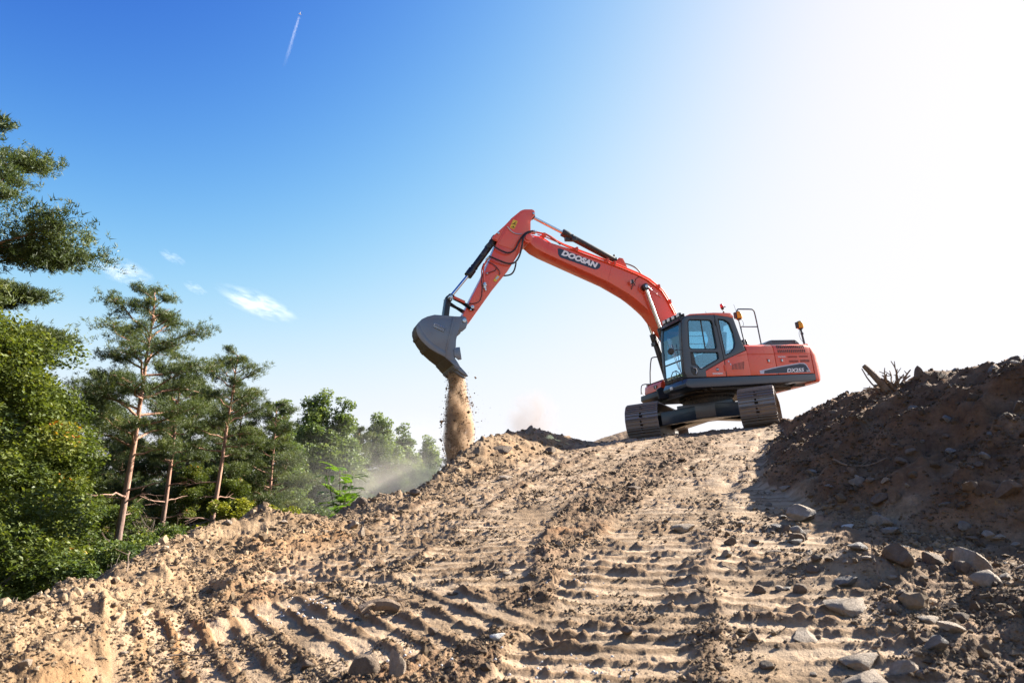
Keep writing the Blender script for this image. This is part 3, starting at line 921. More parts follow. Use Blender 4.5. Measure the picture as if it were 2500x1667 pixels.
        if pole:
            pm = MB(); pm.cyl((cx - 0.03, cy, pole), (cx - 0.005, cy, cz - 0.12), 0.030, 14); pm.cyl((cx - 0.02, cy, 2.53), (cx - 0.018, cy, 2.58), 0.042, 14)
            pm.build("mast", M_DARK, ro_, 0, True)
            MB().tube([(cx + 0.02, cy, cz - 0.11), (cx + 0.10, cy, cz - 0.25), (cx + 0.07, cy, cz - 0.42), (cx - 0.04, cy, cz - 0.53)], 0.006, 6, 2).build("cable", M_RUBBER, ro_)
        else:
            MB().tube([(cx - 0.07, cy, cz - 0.1), (cx - 0.13, cy, cz - 0.2), (cx - 0.10, cy, cz - 0.29), (cx - 0.04, cy, cz - 0.33)], 0.006, 6, 2).build("cable", M_RUBBER, ro_)
            MB().tube([(cx + 0.05, cy, cz + 0.08), (cx + 0.09, cy, cz + 0.30)], 0.004, 5).build("whip_antenna", M_BLACK, ro_)

    # ---------------- counterweight (rounded in plan and in side view)
    lev = [(1.17, -2.66, 0.02), (1.215, -2.73, 0.0), (1.334, -2.78, 0.0), (1.606, -2.79, 0.0), (1.912, -2.735, 0.0), (2.10, -2.66, 0.02), (2.19, -2.60, 0.05), (2.232, -2.50, 0.10)]
    ring = []
    nP = 26
    for z, xr, ins in lev:
        row = []
        for i in range(nP + 1):
            t = -1 + 2 * i / nP
            yy = (1.385 - ins) * math.copysign(min(1.0, abs(math.sin(t * math.pi / 2)) ** 0.55), t)
            e = max(0.0, 1 - (abs(yy) / (1.385 - ins)) ** 4.5) ** (1 / 2.6)
            row.append((-2.565 + (xr - 0.22 + 2.565) * e, yy, z))
        ring.append(row)
    cwm = MB(); m = nP + 1
    vs = [v for r_ in ring for v in r_]
    fs = []
    for i in range(len(ring) - 1):
        for j in range(nP):
            fs.append((i * m + j, i * m + j + 1, (i + 1) * m + j + 1, (i + 1) * m + j))
    fs += [tuple(range(m - 1, -1, -1)), tuple((len(ring) - 1) * m + j for j in range(m))]
    for i in range(len(ring) - 1): fs.append((i * m, (i + 1) * m, (i + 1) * m + m - 1, i * m + m - 1))
    cwm.add(vs, fs)
    cwm.build("counterweight", M_RED, ex, 0.0, True)

    # ---------------- cab
    cab = empty("cab", parent=ex)
    side = [(1.500, 1.395), (1.552, 1.54), (1.52, 2.0), (1.475, 2.523), (1.406, 2.867), (1.296, 2.962), (1.12, 3.012), (0.407, 3.035), (-0.144, 3.028), (-0.196, 2.95), (-0.384, 2.099), (-0.412, 2.063), (0.311, 1.821), (0.914, 1.565), (0.925, 1.49), (0.918, 1.395)]
    winU = [(1.143, 2.885), (0.56, 2.878), (0.503, 2.85), (0.483, 2.80), (0.470, 2.18), (0.485, 2.125), (0.54, 2.105), (1.24, 2.117), (1.295, 2.15), (1.305, 2.20), (1.225, 2.82), (1.19, 2.87)]
    winL = [(1.29, 2.035), (0.475, 2.022), (0.462, 1.95), (0.475, 1.850), (1.05, 1.598), (1.09, 1.60), (1.16, 1.700), (1.31, 1.722)]
    winR = [(0.285, 2.905), (0.094, 2.885), (-0.045, 2.80), (-0.110, 2.543), (-0.122, 2.27), (-0.07, 2.125), (0.06, 2.01), (0.245, 1.945), (0.262, 2.2)]
    panel("side_frame", side, [winU, winL, winR], lambda u, v, t: (u, 1.385 - t, v), 0.07, M_DARK, cab, 0.008)
    for nm, w in (("door_window", winU), ("door_window", winL), ("quarter_window", winR)):
        g = MB().prism(w, 1.350, 1.356).build(nm, M_GLASS, cab)
        tmb = MB(); loop_tube(tmb, w, 1.386, 0.011); tmb.build("rubber_seal", M_RUBBER, cab, 0, True)
    # lower door window lies behind a dark printed border
    MB().prism([(1.29, 2.035), (1.20, 2.033), (1.165, 1.715), (1.31, 1.722)], 1.357, 1.362).build("printed_border", M_BLACK, cab)
    MB().box(0.80, 0.825, 1.345, 1.366, 2.11, 2.88).build("sliding_pane_bar", M_BLACK, cab)
    lw_ = MB(); lw_.prism([(0.930, 1.395), (0.935, 1.50), (0.922, 1.548), (0.322, 1.803), (0.328, 1.395)], 1.335, 1.388)
    lw_.build("door_skin", M_RED, cab, 0.006)
    rp = MB(); rp.prism([(0.312, 1.395), (0.306, 1.808), (-0.412, 2.050), (-0.436, 2.045), (-0.444, 1.395)], 1.335, 1.386)
    rpo = rp.build("side_panel", M_RED, cab, 0.006)
    MB().tube([(0.392, 1.388, 3.03), (0.311, 1.388, 1.821), (0.322, 1.390, 1.40)], 0.008, 6).build("door_gap_seal", M_RUBBER, cab)
    MB().prism([(-0.02, 1.885), (-0.16, 1.935), (-0.43, 1.972), (-0.43, 1.945), (-0.18, 1.905)], 1.37, 1.3905).build("stamped_edge", M_ORANGE, rpo, 0.003)
    gr = MB(); gr.prism([(0.130, 1.745), (-0.255, 1.815), (-0.300, 1.535), (0.100, 1.515)], 1.384, 1.3895)
    gro = gr.build("side_grille", M_RED, cab, 0.004)
    sl = MB()
    for i in range(9):
        x = 0.095 - i * 0.044
        zt = 1.715 + (0.13 - x) * 0.17
        sl.prism([(x + 0.018, 1.56), (x + 0.036, 1.56), (x - 0.02, zt - 0.02), (x - 0.038, zt - 0.02)], 1.388, 1.3915)
    sl.build("grille_slots", M_BLACK, gro)
    lg = MB(); lg.cyl((0.571, 1.386, 1.575), (0.571, 1.392, 1.575), 0.046, 26); lgo = lg.build("round_badge", M_NAVY, cab)
    MB().box(0.535, 0.607, 1.391, 1.394, 1.566, 1.584).build("badge_bar", M_WHITE, lgo)
    place_text(cab, "maker_lettering", "DOOSAN", 0.055, M_WHITE, 0.585, 1.468, 1.391, 0.0, 0.1, 0.002, 1.3)
    MB().box(0.295, 0.36, 1.386, 1.402, 1.52, 1.69).build("door_hinge", M_ORANGE, cab, 0.006)
    MB().box(0.36, 0.41, 1.384, 1.405, 2.72, 2.88).build("door_hinge", M_BLACK, cab, 0.006)
    hd = MB(); hd.prism([(1.36, 1.66), (1.22, 1.665), (1.17, 1.60), (1.17, 1.50), (1.21, 1.45), (1.30, 1.45), (1.36, 1.53)], 1.383, 1.392)
    hdo = hd.build("door_handle", M_BLACK, cab, 0.006)
    MB().tube([(1.30, 1.395, 1.64), (1.22, 1.405, 1.62), (1.20, 1.405, 1.54), (1.24, 1.395, 1.48)], 0.012, 8, 1).build("grip", M_GALV, hdo)
    for sx, sz, r_ in ((0.125, 1.775, 0.024), (0.07, 1.70, 0.026)):
        MB().cyl((sx + 0.06, 1.386, sz), (sx + 0.06, 1.389, sz), r_, 16).build("round_sticker", M_SILVER, cab)
    MB().box(0.95, 1.05, 1.357, 1.360, 1.615, 1.645).build("window_sticker", M_WHITE, cab)
    # front frame and windscreen
    def xf(z):
        return float(np.interp(z, [1.395, 1.54, 2.0, 2.523, 2.867, 2.962], [1.497, 1.549, 1.517, 1.472, 1.403, 1.296]))
    zs = [1.395, 1.54, 2.0, 2.523, 2.867, 2.945]
    fo = [(0.42, z) for z in zs] + [(1.316, z) for z in zs[::-1]]
    hz = [1.47, 1.54, 2.0, 2.523, 2.80]
    fh = [(0.50, z) for z in hz] + [(1.245, z) for z in hz[::-1]]
    panel("windscreen_frame", fo, [fh], lambda u, v, t: (xf(v) - t, u, v), 0.06, M_DARK, cab, 0.006)
    gm = MB()
    for a, b in zip(hz[:-1], hz[1:]):
        gm.add([(xf(a) - 0.02, 0.49, a), (xf(a) - 0.02, 1.255, a), (xf(b) - 0.02, 1.255, b), (xf(b) - 0.02, 0.49, b)], [(0, 1, 2, 3)])
    gm.build("windscreen", M_GLASS, cab)
    MB().box(xf(1.86) - 0.03, xf(1.86) + 0.006, 0.49, 1.255, 1.852, 1.876).build("windscreen_bar", M_BLACK, cab, 0.004)
    wp = MB(); wp.tube([(1.53, 1.20, 1.50), (1.545, 0.98, 2.35)], 0.009, 6); wp.tube([(1.53, 1.12, 1.66), (1.51, 0.83, 2.38)], 0.008, 6)
    wp.build("wiper", M_GALV, cab)
    MB().tube([(1.40, 1.37, 2.88), (1.50, 1.405, 2.52), (1.555, 1.41, 2.0), (1.585, 1.40, 1.58), (1.55, 1.392, 1.47)], 0.017, 8, 1).build("corner_grab_rail", M_BLACK, cab, 0, True)
    ft = MB(); ft.tube([(1.60, 1.30, 1.30), (1.64, 1.24, 1.62), (1.66, 0.95, 1.60), (1.63, 0.90, 1.32)], 0.012, 6, 1); ft.tube([(1.65, 1.15, 1.61), (1.60, 1.12, 1.34)], 0.010, 6)
    ft.build("foot_rail", M_BLACK, cab)
    # right and rear walls with openings
    rs = [(1.50, 1.395), (1.55, 1.54), (1.475, 2.523), (1.40, 2.867), (1.29, 2.955), (-0.15, 2.955), (-0.384, 2.099), (-0.40, 1.395)]
    rw = [(1.35, 1.70), (1.38, 2.0), (1.31, 2.523), (1.24, 2.82), (0.0, 2.82), (-0.16, 2.15), (-0.16, 1.75)]
    panel("side_frame", rs, [rw], lambda u, v, t: (u, 0.42 + t, v), 0.05, M_DARK, cab, 0.0)
    MB().prism(rw, 0.44, 0.446).build("side_window", M_GLASS, cab)
    gb = MB()
    for z in (2.02, 2.25, 2.48, 2.70): gb.tube([(1.36, 0.40, z), (-0.1, 0.40, z)], 0.012, 6)
    gb.build("window_guard", M_BLACK, cab)
    panel("back_wall", [(0.42, 1.395), (0.42, 2.955), (1.315, 2.955), (1.315, 1.395)], [[(0.52, 2.15), (0.52, 2.83), (1.22, 2.83), (1.22, 2.15)]],
          lambda u, v, t: (float(np.interp(v, [1.395, 2.099, 2.955], [-0.40, -0.384, -0.196])) + t, u, v), 0.04, M_DARK, cab)
    MB().add([(-0.36, 0.51, 2.14), (-0.36, 1.23, 2.14), (-0.215, 1.23, 2.84), (-0.215, 0.51, 2.84)], [(0, 1, 2, 3)]).build("back_window", M_GLASS, cab)
    MB().box(-0.40, 1.48, 0.43, 1.31, 1.385, 1.43).build("cab_floor", M_BLACK, cab)
    MB().prism([(1.27, 2.93), (1.12, 2.985), (0.4, 3.005), (-0.14, 2.995), (-0.19, 2.93)], 0.425, 1.32).build("roof_lining", M_SEAT, cab)
    rf = MB(); rf.prism([(1.285, 2.975), (1.13, 3.035), (0.4, 3.072), (-0.14, 3.068), (-0.215, 2.965), (-0.17, 2.925), (0.0, 2.965), (0.40, 3.012), (1.02, 3.008)], 0.43, 1.392)
    rf.build("roof", M_RED, cab, 0.016)
    # seat, console, levers
    st = MB(); st.box(0.0, 0.55, 0.66, 1.14, 1.80, 1.95); st.box(0.1, 0.45, 0.72, 1.08, 1.43, 1.80)
    st.prism([(0.02, 1.93), (-0.14, 2.62), (-0.02, 2.64), (0.16, 1.95)], 0.67, 1.13)
    st.prism([(-0.13, 2.66), (-0.16, 2.85), (-0.07, 2.86), (-0.03, 2.68)], 0.78, 1.02)
    st.build("operator_seat", M_SEAT, cab, 0.035)
    cs = MB(); cs.box(0.05, 0.85, 0.48, 0.63, 1.43, 2.0); cs.box(0.05, 0.75, 1.17, 1.28, 1.80, 2.0)
    cs.tube([(0.72, 0.55, 2.0), (0.76, 0.55, 2.14)], 0.025, 8); cs.tube([(0.68, 1.22, 2.0), (0.72, 1.22, 2.14)], 0.025, 8)
    cs.build("control_console", M_BLACK, cab, 0.012)
    # lamp bar on the cab front
    lb = MB(); lb.box(1.30, 1.37, 0.44, 1.34, 2.955, 2.985); lb.box(1.26, 1.30, 0.44, 1.34, 2.93, 3.06)
    lb.prism([(1.38, 2.88), (1.46, 2.86), (1.40, 2.95), (1.30, 2.97)], 0.42, 1.36)
    lbo = lb.build("lamp_bar", M_BLACK, ex, 0.008)
    for i in range(4):
        yy = 0.56 + i * 0.215
        l_ = MB(); l_.box(1.31, 1.375, yy - 0.075, yy + 0.075, 2.99, 3.10)
        lo = l_.build("work_lamp", M_BLACK, lbo, 0.010)
        le = MB().box(1.3755, 1.384, yy - 0.06, yy + 0.06, 3.003, 3.088).build("lamp_lens", M_LENS, lbo, 0.004)
    mr = MB(); mr.cyl((1.80, 1.34, 2.075), (1.845, 1.36, 2.07), 0.062, 24, 0.085); mr.cyl((1.845, 1.36, 2.07), (1.865, 1.37, 2.07), 0.085, 24)
    mro = mr.build("round_mirror", M_BLACK, ex, 0.006)
    MB().tube([(1.56, 1.40, 2.10), (1.70, 1.40, 2.10), (1.82, 1.35, 2.075)], 0.010, 6, 1).build("mirror_arm", M_BLACK, mro)
    # roof fittings
    bc = MB(); bc.cyl((-0.36, 0.90, 3.06), (-0.31, 0.90, 3.30), 0.010, 8); bc.cyl((-0.33, 0.90, 3.22), (-0.325, 0.90, 3.245), 0.035, 12)
    bc.cyl((-0.31, 0.90, 3.30), (-0.30, 0.90, 3.36), 0.03, 14, 0.05); bc.box(-0.40, -0.30, 0.88, 0.92, 3.37, 3.39)
    bco = bc.build("warning_beacon", M_BLACK, ex)
    MB().cyl((-0.30, 0.90, 3.36), (-0.285, 0.90, 3.46), 0.05, 18, 0.042).build("beacon_dome", M_BEACON, bco, 0.008)
    md = MB(); md.cyl((-0.40, 0.75, 3.06), (-0.40, 0.75, 3.12), 0.12, 20, 0.06); md.cyl((-0.40, 0.75, 3.12), (-0.40, 0.75, 3.155), 0.06, 16, 0.04)
    md.build("roof_antenna_puck", M_BLACK, ex, 0.006)
    MB().tube([(0.45, 1.2, 3.06), (0.50, 1.2, 3.16)], 0.004, 5).build("radio_antenna", M_BLACK, ex)
    MB().cyl((1.0, 1.2, 3.04), (1.0, 1.2, 3.085), 0.008, 6).build("roof_stud", M_BLACK, ex)
    MB().box(1.565, 1.60, 0.70, 0.80, 1.20, 1.28).build("head_lamp", M_LENS, ex, 0.01)

    # ---------------- boom
    B = 0.23
    prof = [(4.774, 5.428), (4.59, 5.444), (4.48, 5.40), (4.359, 5.327), (3.588, 5.118), (2.504, 4.766), (1.569, 4.423), (1.36, 4.28), (1.206, 4.146), (1.038, 4.0), (0.93, 3.77), (0.785, 3.386), (0.40, 2.3), (0.16, 1.92), (0.20, 1.78), (0.36, 1.74), (0.52, 1.84),
            (0.85, 2.38), (1.226, 2.973), (1.323, 3.118), (1.44, 3.29), (1.541, 3.431), (1.68, 3.57), (1.82, 3.696), (1.97, 3.82), (2.128, 3.934), (2.26, 4.01), (2.394, 4.087), (2.707, 4.262), (4.469, 5.012), (4.698, 5.134), (4.85, 5.282)]
    bm_ = MB(); bm_.prism(prof, -B, B)
    boom = bm_.build("boom", M_RED, ex, 0.012)
    bs = MB(); bs.cyl((4.88, -0.25, 5.395), (4.88, 0.25, 5.395), 0.135, 28); bs.cyl((4.88, -0.29, 5.395), (4.88, 0.29, 5.395), 0.085, 24)
    bs.build("nose_boss", M_RED, boom, 0.006)
    wb = MB()
    for (x0, z0, x1, z1) in ((4.30, 5.30, 4.40, 4.99), (2.50, 4.755, 2.70, 4.27)):
        wb.tube([(x0, B + 0.001, z0), (x1, B + 0.001, z1)], 0.006, 6)
    wb.build("weld_bead", M_RED, boom)
    bp = MB(); bp.cyl((1.648, -0.40, 4.09), (1.648, 0.40, 4.09), 0.05, 20); bp.cyl((1.648, -0.255, 4.09), (1.648, 0.255, 4.09), 0.15, 28)
    bp.build("cylinder_boss", M_RED, boom, 0.008)
    pl = MB(); pl.prism([(4.061, 5.140), (3.985, 5.146), (2.885, 4.765), (2.857, 4.715), (2.90, 4.64), (2.95, 4.605), (3.05, 4.592), (4.0, 4.89), (4.045, 4.93), (4.068, 4.99)], B - 0.004, B + 0.003)
    nm = pl.build("name_plate", M_NAVY, boom)
    place_text(boom, "maker_lettering", "DOOSAN", 0.205, M_WHITE, 3.478, 4.868, B + 0.0045, -0.327, 0.28, 0.012, 1.16)
    # hydraulic pipes along the boom top
    pp = MB()
    path = [(4.61, 5.59), (4.468, 5.565), (4.295, 5.545), (3.976, 5.32), (3.49, 5.16), (2.447, 4.815), (1.46, 4.445), (1.12, 4.165), (0.955, 4.0), (0.70, 3.385), (0.52, 2.8)]
    for k, (dy, dz) in enumerate(((0.20, 0.0), (0.12, 0.03), (-0.12, 0.03))):
        pp.tube([(x, dy, z + dz) for x, z in path], 0.021, 8, 1)
    pp.tube([(4.60, 0.245, 5.50), (4.3, 0.25, 5.42), (3.6, 0.25, 5.10), (2.5, 0.25, 4.74), (1.57, 0.25, 4.40), (1.21, 0.25, 4.12), (1.04, 0.25, 3.98), (0.79, 0.25, 3.38)], 0.016, 8, 1)
    pp.build("hydraulic_pipe", M_ORANGE, boom, 0, True)
    for x, z in ((4.40, 5.50), (3.50, 5.14), (2.62, 4.85), (2.42, 4.78), (1.14, 4.15), (0.86, 3.72)):
        MB().box(x - 0.03, x + 0.03, -0.15, 0.265, z - 0.05, z + 0.06).build("pipe_clamp", M_ORANGE, boom, 0.006)
    ff = MB()
    for dy in (0.20, 0.10, -0.10):
        ff.cyl((4.60, dy, 5.595), (4.74, dy, 5.60), 0.032, 12); ff.cyl((4.65, dy, 5.597), (4.69, dy, 5.598), 0.045, 6)
    ff.build("hose_fitting", M_GALV, boom, 0.004)
    MB().tube([(4.36, 0.24, 5.53), (4.15, 0.27, 5.36), (3.98, 0.25, 5.24)], 0.012, 6, 1).build("thin_hose", M_RUBBER, boom)
    MB().tube([(2.02, 0.1, 4.84), (1.85, 0.1, 4.80), (1.68, 0.1, 4.72), (1.56, 0.1, 4.56)], 0.020, 8, 2).build("cylinder_hose", M_RUBBER, boom)
    lm = MB(); lm.box(1.99, 2.06, 0.29, 0.37, 4.18, 4.29)
    lmo = lm.build("boom_lamp", M_BLACK, boom, 0.01)
    MB().box(2.061, 2.068, 0.30, 0.36, 4.19, 4.28).build("lamp_lens", M_LENS, boom, 0.003)
    wr = MB(); wr.tube([(1.98, 0.33, 4.20), (1.93, 0.30, 4.12), (1.90, 0.25, 4.18), (1.86, 0.24, 4.34), (1.77, 0.24, 4.40), (1.66, 0.24, 4.42)], 0.007, 6, 2); wr.tube([(2.02, 0.24, 4.05), (2.0, 0.30, 4.17)], 0.012, 6)
    wr.build("lamp_cable", M_RUBBER, boom)
    MB().tube([(1.66, 0.50, 4.06), (1.45, 0.30, 4.05), (1.25, 0.25, 3.93), (1.12, 0.24, 3.84)], 0.008, 6, 2).build("grease_line", M_GALV, boom)

    # ---------------- hydraulic cylinders
    def cylinder(name, p_rod, p_mid, p_base, r_rod, r_bar, extra=None):
        c = empty(name, parent=ex)
        p_rod, p_mid, p_base = Vector(p_rod), Vector(p_mid), Vector(p_base)
        d = (p_base - p_mid).normalized()
        MB().cyl(p_rod, p_mid + d * 0.05, r_rod, 18).build("piston_rod", M_CHROME, c, 0, True)
        b = MB(); b.cyl(p_mid, p_base, r_bar, 22); b.cyl(p_mid - d * 0.02, p_mid + d * 0.20, r_bar * 1.2, 22); b.cyl(p_mid + d * 0.26, p_mid + d * 0.30, r_bar * 1.12, 22)
        b.cyl(p_base - d * 0.14, p_base - d * 0.10, r_bar * 1.12, 22)
        b.build("barrel", M_BLACK, c, 0.006)
        e = MB()
        for q, rr in ((p_rod, r_rod * 2.1), (p_base, r_bar * 1.15)):
            e.cyl(q - Vector((0, 0.06, 0)), q + Vector((0, 0.06, 0)), rr, 22)
        e.build("rod_eye", M_BLACK, c, 0.006)
        return c
    for sy in (1, -1):
        yy = 0.335 * sy
        dx = -0.075 if sy > 0 else -0.25
        c = cylinder("boom_cylinder", (1.723 + dx, yy, 4.09), (1.435 + dx, yy, 2.93), (1.15 + dx, yy, 1.42), 0.045, 0.078)
        pm = MB(); pm.cyl((1.723 + dx, yy + 0.055 * sy, 4.09), (1.723 + dx, yy + 0.085 * sy, 4.09), 0.05, 18)
        pm.build("pin_cap", M_GALV, c, 0.006)
        hp = MB(); hp.tube([(1.43 + dx, yy + 0.09, 2.80), (1.36 + dx, yy + 0.11, 2.55), (1.20 + dx, yy + 0.10, 1.75)], 0.018, 6, 1); hp.box(1.35 + dx, 1.47 + dx, yy - 0.10, yy + 0.10, 2.62, 2.72)
        hp.build("supply_pipe", M_BLACK, c)
    arm = cylinder("stick_cylinder", (4.615, 0, 6.12), (3.74, 0, 5.695), (2.16, 0, 4.90), 0.045, 0.088)
    ab = MB(); ab.box(3.45, 3.70, -0.05, 0.05, 5.46, 5.60); ab.box(3.40, 3.55, 0.05, 0.12, 5.44, 5.54); ab.tube([(2.30, 0, 5.06), (2.25, 0.0, 5.12)], 0.03, 8)
    ab.build("cylinder_valve", M_BLACK, arm, 0.01)
    br = MB()
    for yy in (-0.14, 0.10): br.prism([(2.30, 4.68), (2.33, 4.86), (2.20, 4.99), (2.08, 4.97), (1.95, 4.60)], yy, yy + 0.04)
    br.build("cylinder_lug", M_ORANGE, boom, 0.006)
    bk = cylinder("bucket_cylinder", (7.06, 0, 3.79), (6.50, 0, 4.42), (5.70, 0, 5.43), 0.042, 0.085)
    bv = MB(); bv.box(5.86, 5.96, -0.13, 0.11, 5.13, 5.26); bv.box(6.05, 6.13, -0.12, 0.10, 4.92, 5.0)
    bv.build("cylinder_port", M_BLACK, bk, 0.01)

    # ---------------- stick
    sp = [(5.729, 5.231), (5.424, 5.729), (5.256, 5.951), (4.969, 6.182), (4.90, 6.215), (4.831, 6.231), (4.647, 6.242), (4.595, 6.225), (4.569, 6.19), (4.565, 6.13), (4.58, 6.089), (4.657, 6.002), (4.72, 5.882), (4.747, 5.633), (4.80, 5.48), (4.93, 5.33), (5.032, 5.132), (5.518, 4.479), (5.975, 3.972), (6.658, 3.122), (6.74, 3.06), (6.84, 3.10), (6.85, 3.20), (6.812, 3.28), (6.545, 3.75), (6.115, 4.463)]
    sm2 = MB(); sm2.prism(sp, -0.17, 0.17)
    stick = sm2.build("stick", M_RED, ex, 0.012)
    rb = MB(); rb.prism([(5.70, 5.20), (5.39, 5.69), (5.23, 5.90), (4.95, 6.12), (4.85, 6.15), (4.76, 5.92), (4.80, 5.62), (5.0, 5.35), (5.1, 5.16), (5.2, 5.06)], 0.168, 0.182)
    rb.build("reinforcing_plate", M_RED, stick, 0.006)
    bk2 = MB()
    for yy in (-0.15, 0.11):
        bk2.prism([(5.26, 5.94), (5.45, 5.75), (5.81, 5.43), (5.82, 5.37), (5.76, 5.32), (5.69, 5.30), (5.40, 5.70)], yy, yy + 0.04)
    bk2.build("bucket_cylinder_lug", M_RED, stick, 0.006)
    pn = MB()
    for x, z, r_ in ((4.615, 6.12, 0.035), (5.66, 5.52, 0.03)):
        pn.cyl((x, 0.17, z), (x, 0.195, z), r_, 16)
    pn.build("pin_bolt", M_GALV, stick, 0.004)
    MB().cyl((5.73, 0.15, 5.385), (5.73, 0.175, 5.385), 0.055, 20).build("pin_cover", M_RED, stick, 0.006)
    wn_ = MB(); wn_.prism([(5.210, 5.915), (5.088, 5.872), (5.213, 5.640), (5.330, 5.685)], 0.182, 0.186)
    wno = wn_.build("warning_sticker", M_STICKER, stick)
    sg_ = MB()
    sg_.tube([(5.205, 0.188, 5.80), (5.135, 0.188, 5.865), (5.165, 0.188, 5.775), (5.235, 0.188, 5.80)][0:4] + [(5.205, 0.188, 5.80)], 0.005, 5)
    sg_.tube([(5.17, 0.188, 5.82), (5.19, 0.188, 5.795)], 0.009, 5)
    sg_.tube([(5.285, 0.188, 5.70), (5.235, 0.188, 5.695)], 0.008, 5); sg_.tube([(5.235, 0.188, 5.73), (5.21, 0.188, 5.67)], 0.012, 5)
    sg_.tube([(5.27, 0.188, 5.80), (5.15, 0.188, 5.755)], 0.003, 4)
    sg_.build("pictogram", M_BLACK, stick)
    tg = MB(); tg.prism([(5.802, 4.386), (5.728, 4.341), (5.851, 4.199), (5.920, 4.228)], 0.172, 0.182)
    tgo = tg.build("service_tag", M_STICKER, stick)
    MB().prism([(5.79, 4.362), (5.752, 4.338), (5.822, 4.262), (5.862, 4.285)], 0.182, 0.186).build("tag_field", M_SILVER, stick)
    # hoses on the stick
    for nm, pts, y0, r_ in (("hydraulic_hose", [(4.72, 5.60), (4.933, 5.546), (5.139, 5.293), (5.26, 5.063), (5.432, 4.945), (5.649, 5.0), (5.90, 5.17)], 0.25, 0.021),
                            ("hydraulic_hose", [(4.74, 5.585), (5.0, 5.45), (5.06, 5.25), (5.083, 5.127), (5.195, 4.835), (5.34, 4.672), (5.532, 4.659), (5.745, 4.737), (6.0, 4.845)], 0.27, 0.023),
                            ("hydraulic_hose", [(5.20, 4.78), (5.264, 4.57), (5.374, 4.441), (5.60, 4.41)], 0.05, 0.021),
                            ("grease_hose", [(6.03, 4.72), (5.90, 4.67), (5.802, 4.585), (5.719, 4.463), (5.743, 4.384)], 0.20, 0.010),
                            ("grease_hose", [(5.802, 4.585), (5.84, 4.49), (5.95, 4.46), (6.08, 4.41)], 0.20, 0.010),
                            ("sensor_cable", [(6.17, 4.42), (6.235, 4.264), (6.226, 4.019), (6.285, 3.714), (6.444, 3.622), (6.60, 3.63)], 0.19, 0.010),
                            ("signal_hose", [(5.40, 5.70), (5.30, 5.56), (5.16, 5.50), (5.02, 5.52)], 0.195, 0.014)):
        MB().tube([(x, y0, z) for x, z in pts], r_, 8, 2).build(nm, M_RUBBER if nm != "signal_hose" else M_GALV, stick, 0, True)
    rp_ = MB(); rp_.tube([(6.034, 0.14, 4.766), (6.14, 0.16, 4.60), (6.155, 0.19, 4.40), (6.154, 0.19, 4.143)], 0.022, 8, 1); rp_.tube([(6.03, -0.1, 4.78), (6.17, 0.1, 4.55), (6.20, 0.15, 4.35), (6.25, 0.15, 4.20)], 0.017, 8, 1)
    rp_.build("stick_pipe", M_RED, stick, 0, True)
    gf = MB(); gf.cyl((6.152, 0.19, 4.17), (6.162, 0.19, 4.02), 0.040, 12); gf.cyl((6.155, 0.19, 4.12), (6.158, 0.19, 4.08), 0.055, 8); gf.cyl((6.155, 0.21, 4.02), (6.15, 0.21, 3.95), 0.025, 10)
    gf.cyl((6.05, 0.14, 4.78), (5.96, 0.22, 4.86), 0.03, 10); gf.cyl((6.08, 0.19, 4.40), (6.05, 0.20, 4.42), 0.03, 8)
    gf.build("quick_coupler", M_GALV, stick, 0.004)

    # ---------------- bucket linkage
    lk = empty("bucket_linkage", parent=ex)
    for yy in (-0.25, 0.21):
        g = MB(); g.prism(circle2(7.075, 3.77, 0.075, 14, R(60), R(240)) + circle2(6.55, 3.515, 0.075, 14, R(240), R(420)), yy, yy + 0.045)
        g.build("guide_link", M_BLACK, lk, 0.006)
    g = MB(); g.prism([(7.00, 3.79), (6.72, 3.66), (6.745, 3.60), (7.02, 3.73)], 0.256, 0.285)
    g.build("link_cover", M_ORANGE, lk, 0.006)
    g = MB(); g.prism([(7.02, 3.82), (7.15, 3.78), (7.30, 3.12), (7.16, 3.08)], -0.13, 0.13)
    g.build("bucket_link", M_BLACK, lk, 0.015)
    g = MB(); g.cyl((7.075, -0.29, 3.77), (7.075, 0.29, 3.77), 0.045, 18); g.cyl((6.55, -0.28, 3.515), (6.55, 0.28, 3.515), 0.045, 18)
    g.cyl((7.085, 0.255, 3.70), (7.085, 0.275, 3.70), 0.022, 10); g.cyl((6.60, 0.255, 3.445), (6.60, 0.275, 3.445), 0.022, 10)
    g.build("link_pin", M_GALV, lk, 0.006)

    # ---------------- bucket
    W = 0.53
    bu = empty("bucket", parent=ex)
    def heel(m_):
        """the bucket narrows towards its heel"""
        out_ = []
        for x, y, z in m_.v:
            t = 1 - 0.52 * float(np.clip((x - 7.15) / 0.85, 0, 1)) ** 1.2
            e = W * (1 - t)
            out_.append((x - 0.24 * e, y * t, z + 0.26 * e))
        m_.v = out_
        return m_
    outer = [(7.179, 2.022), (7.401, 2.218), (7.579, 2.314), (7.744, 2.421), (7.84, 2.51), (7.927, 2.603), (7.98, 2.68), (8.014, 2.752), (8.036, 2.851), (8.03, 2.95), (7.982, 3.05), (7.891, 3.137), (7.751, 3.201), (7.574, 3.243), (7.35, 3.226), (7.123, 3.203), (6.97, 3.197)]
    sidep = outer + [(6.936, 3.139), (6.917, 3.062), (6.976, 2.973), (7.054, 2.795), (7.105, 2.632), (7.124, 2.481), (7.150, 2.33), (7.165, 2.183), (7.115, 2.10)]
    for yy in (-W, W - 0.03):
        s_ = heel(MB().prism(sidep, yy, yy + 0.03))
        s_.build("side_plate", M_BUCKET, bu, 0.004)
    cxy = Vector((7.45, 2.75))
    inner = []
    for i, (x, z) in enumerate(outer):
        a = Vector(outer[max(i - 1, 0)]); b = Vector(outer[min(i + 1, len(outer) - 1)])
        t = (b - a).normalized(); n = Vector((-t.y, t.x))
        if n.dot(cxy - Vector((x, z))) < 0: n = -n
        inner.append((x + n.x * 0.03, z + n.y * 0.03))
    sh = MB()
    no = len(outer)
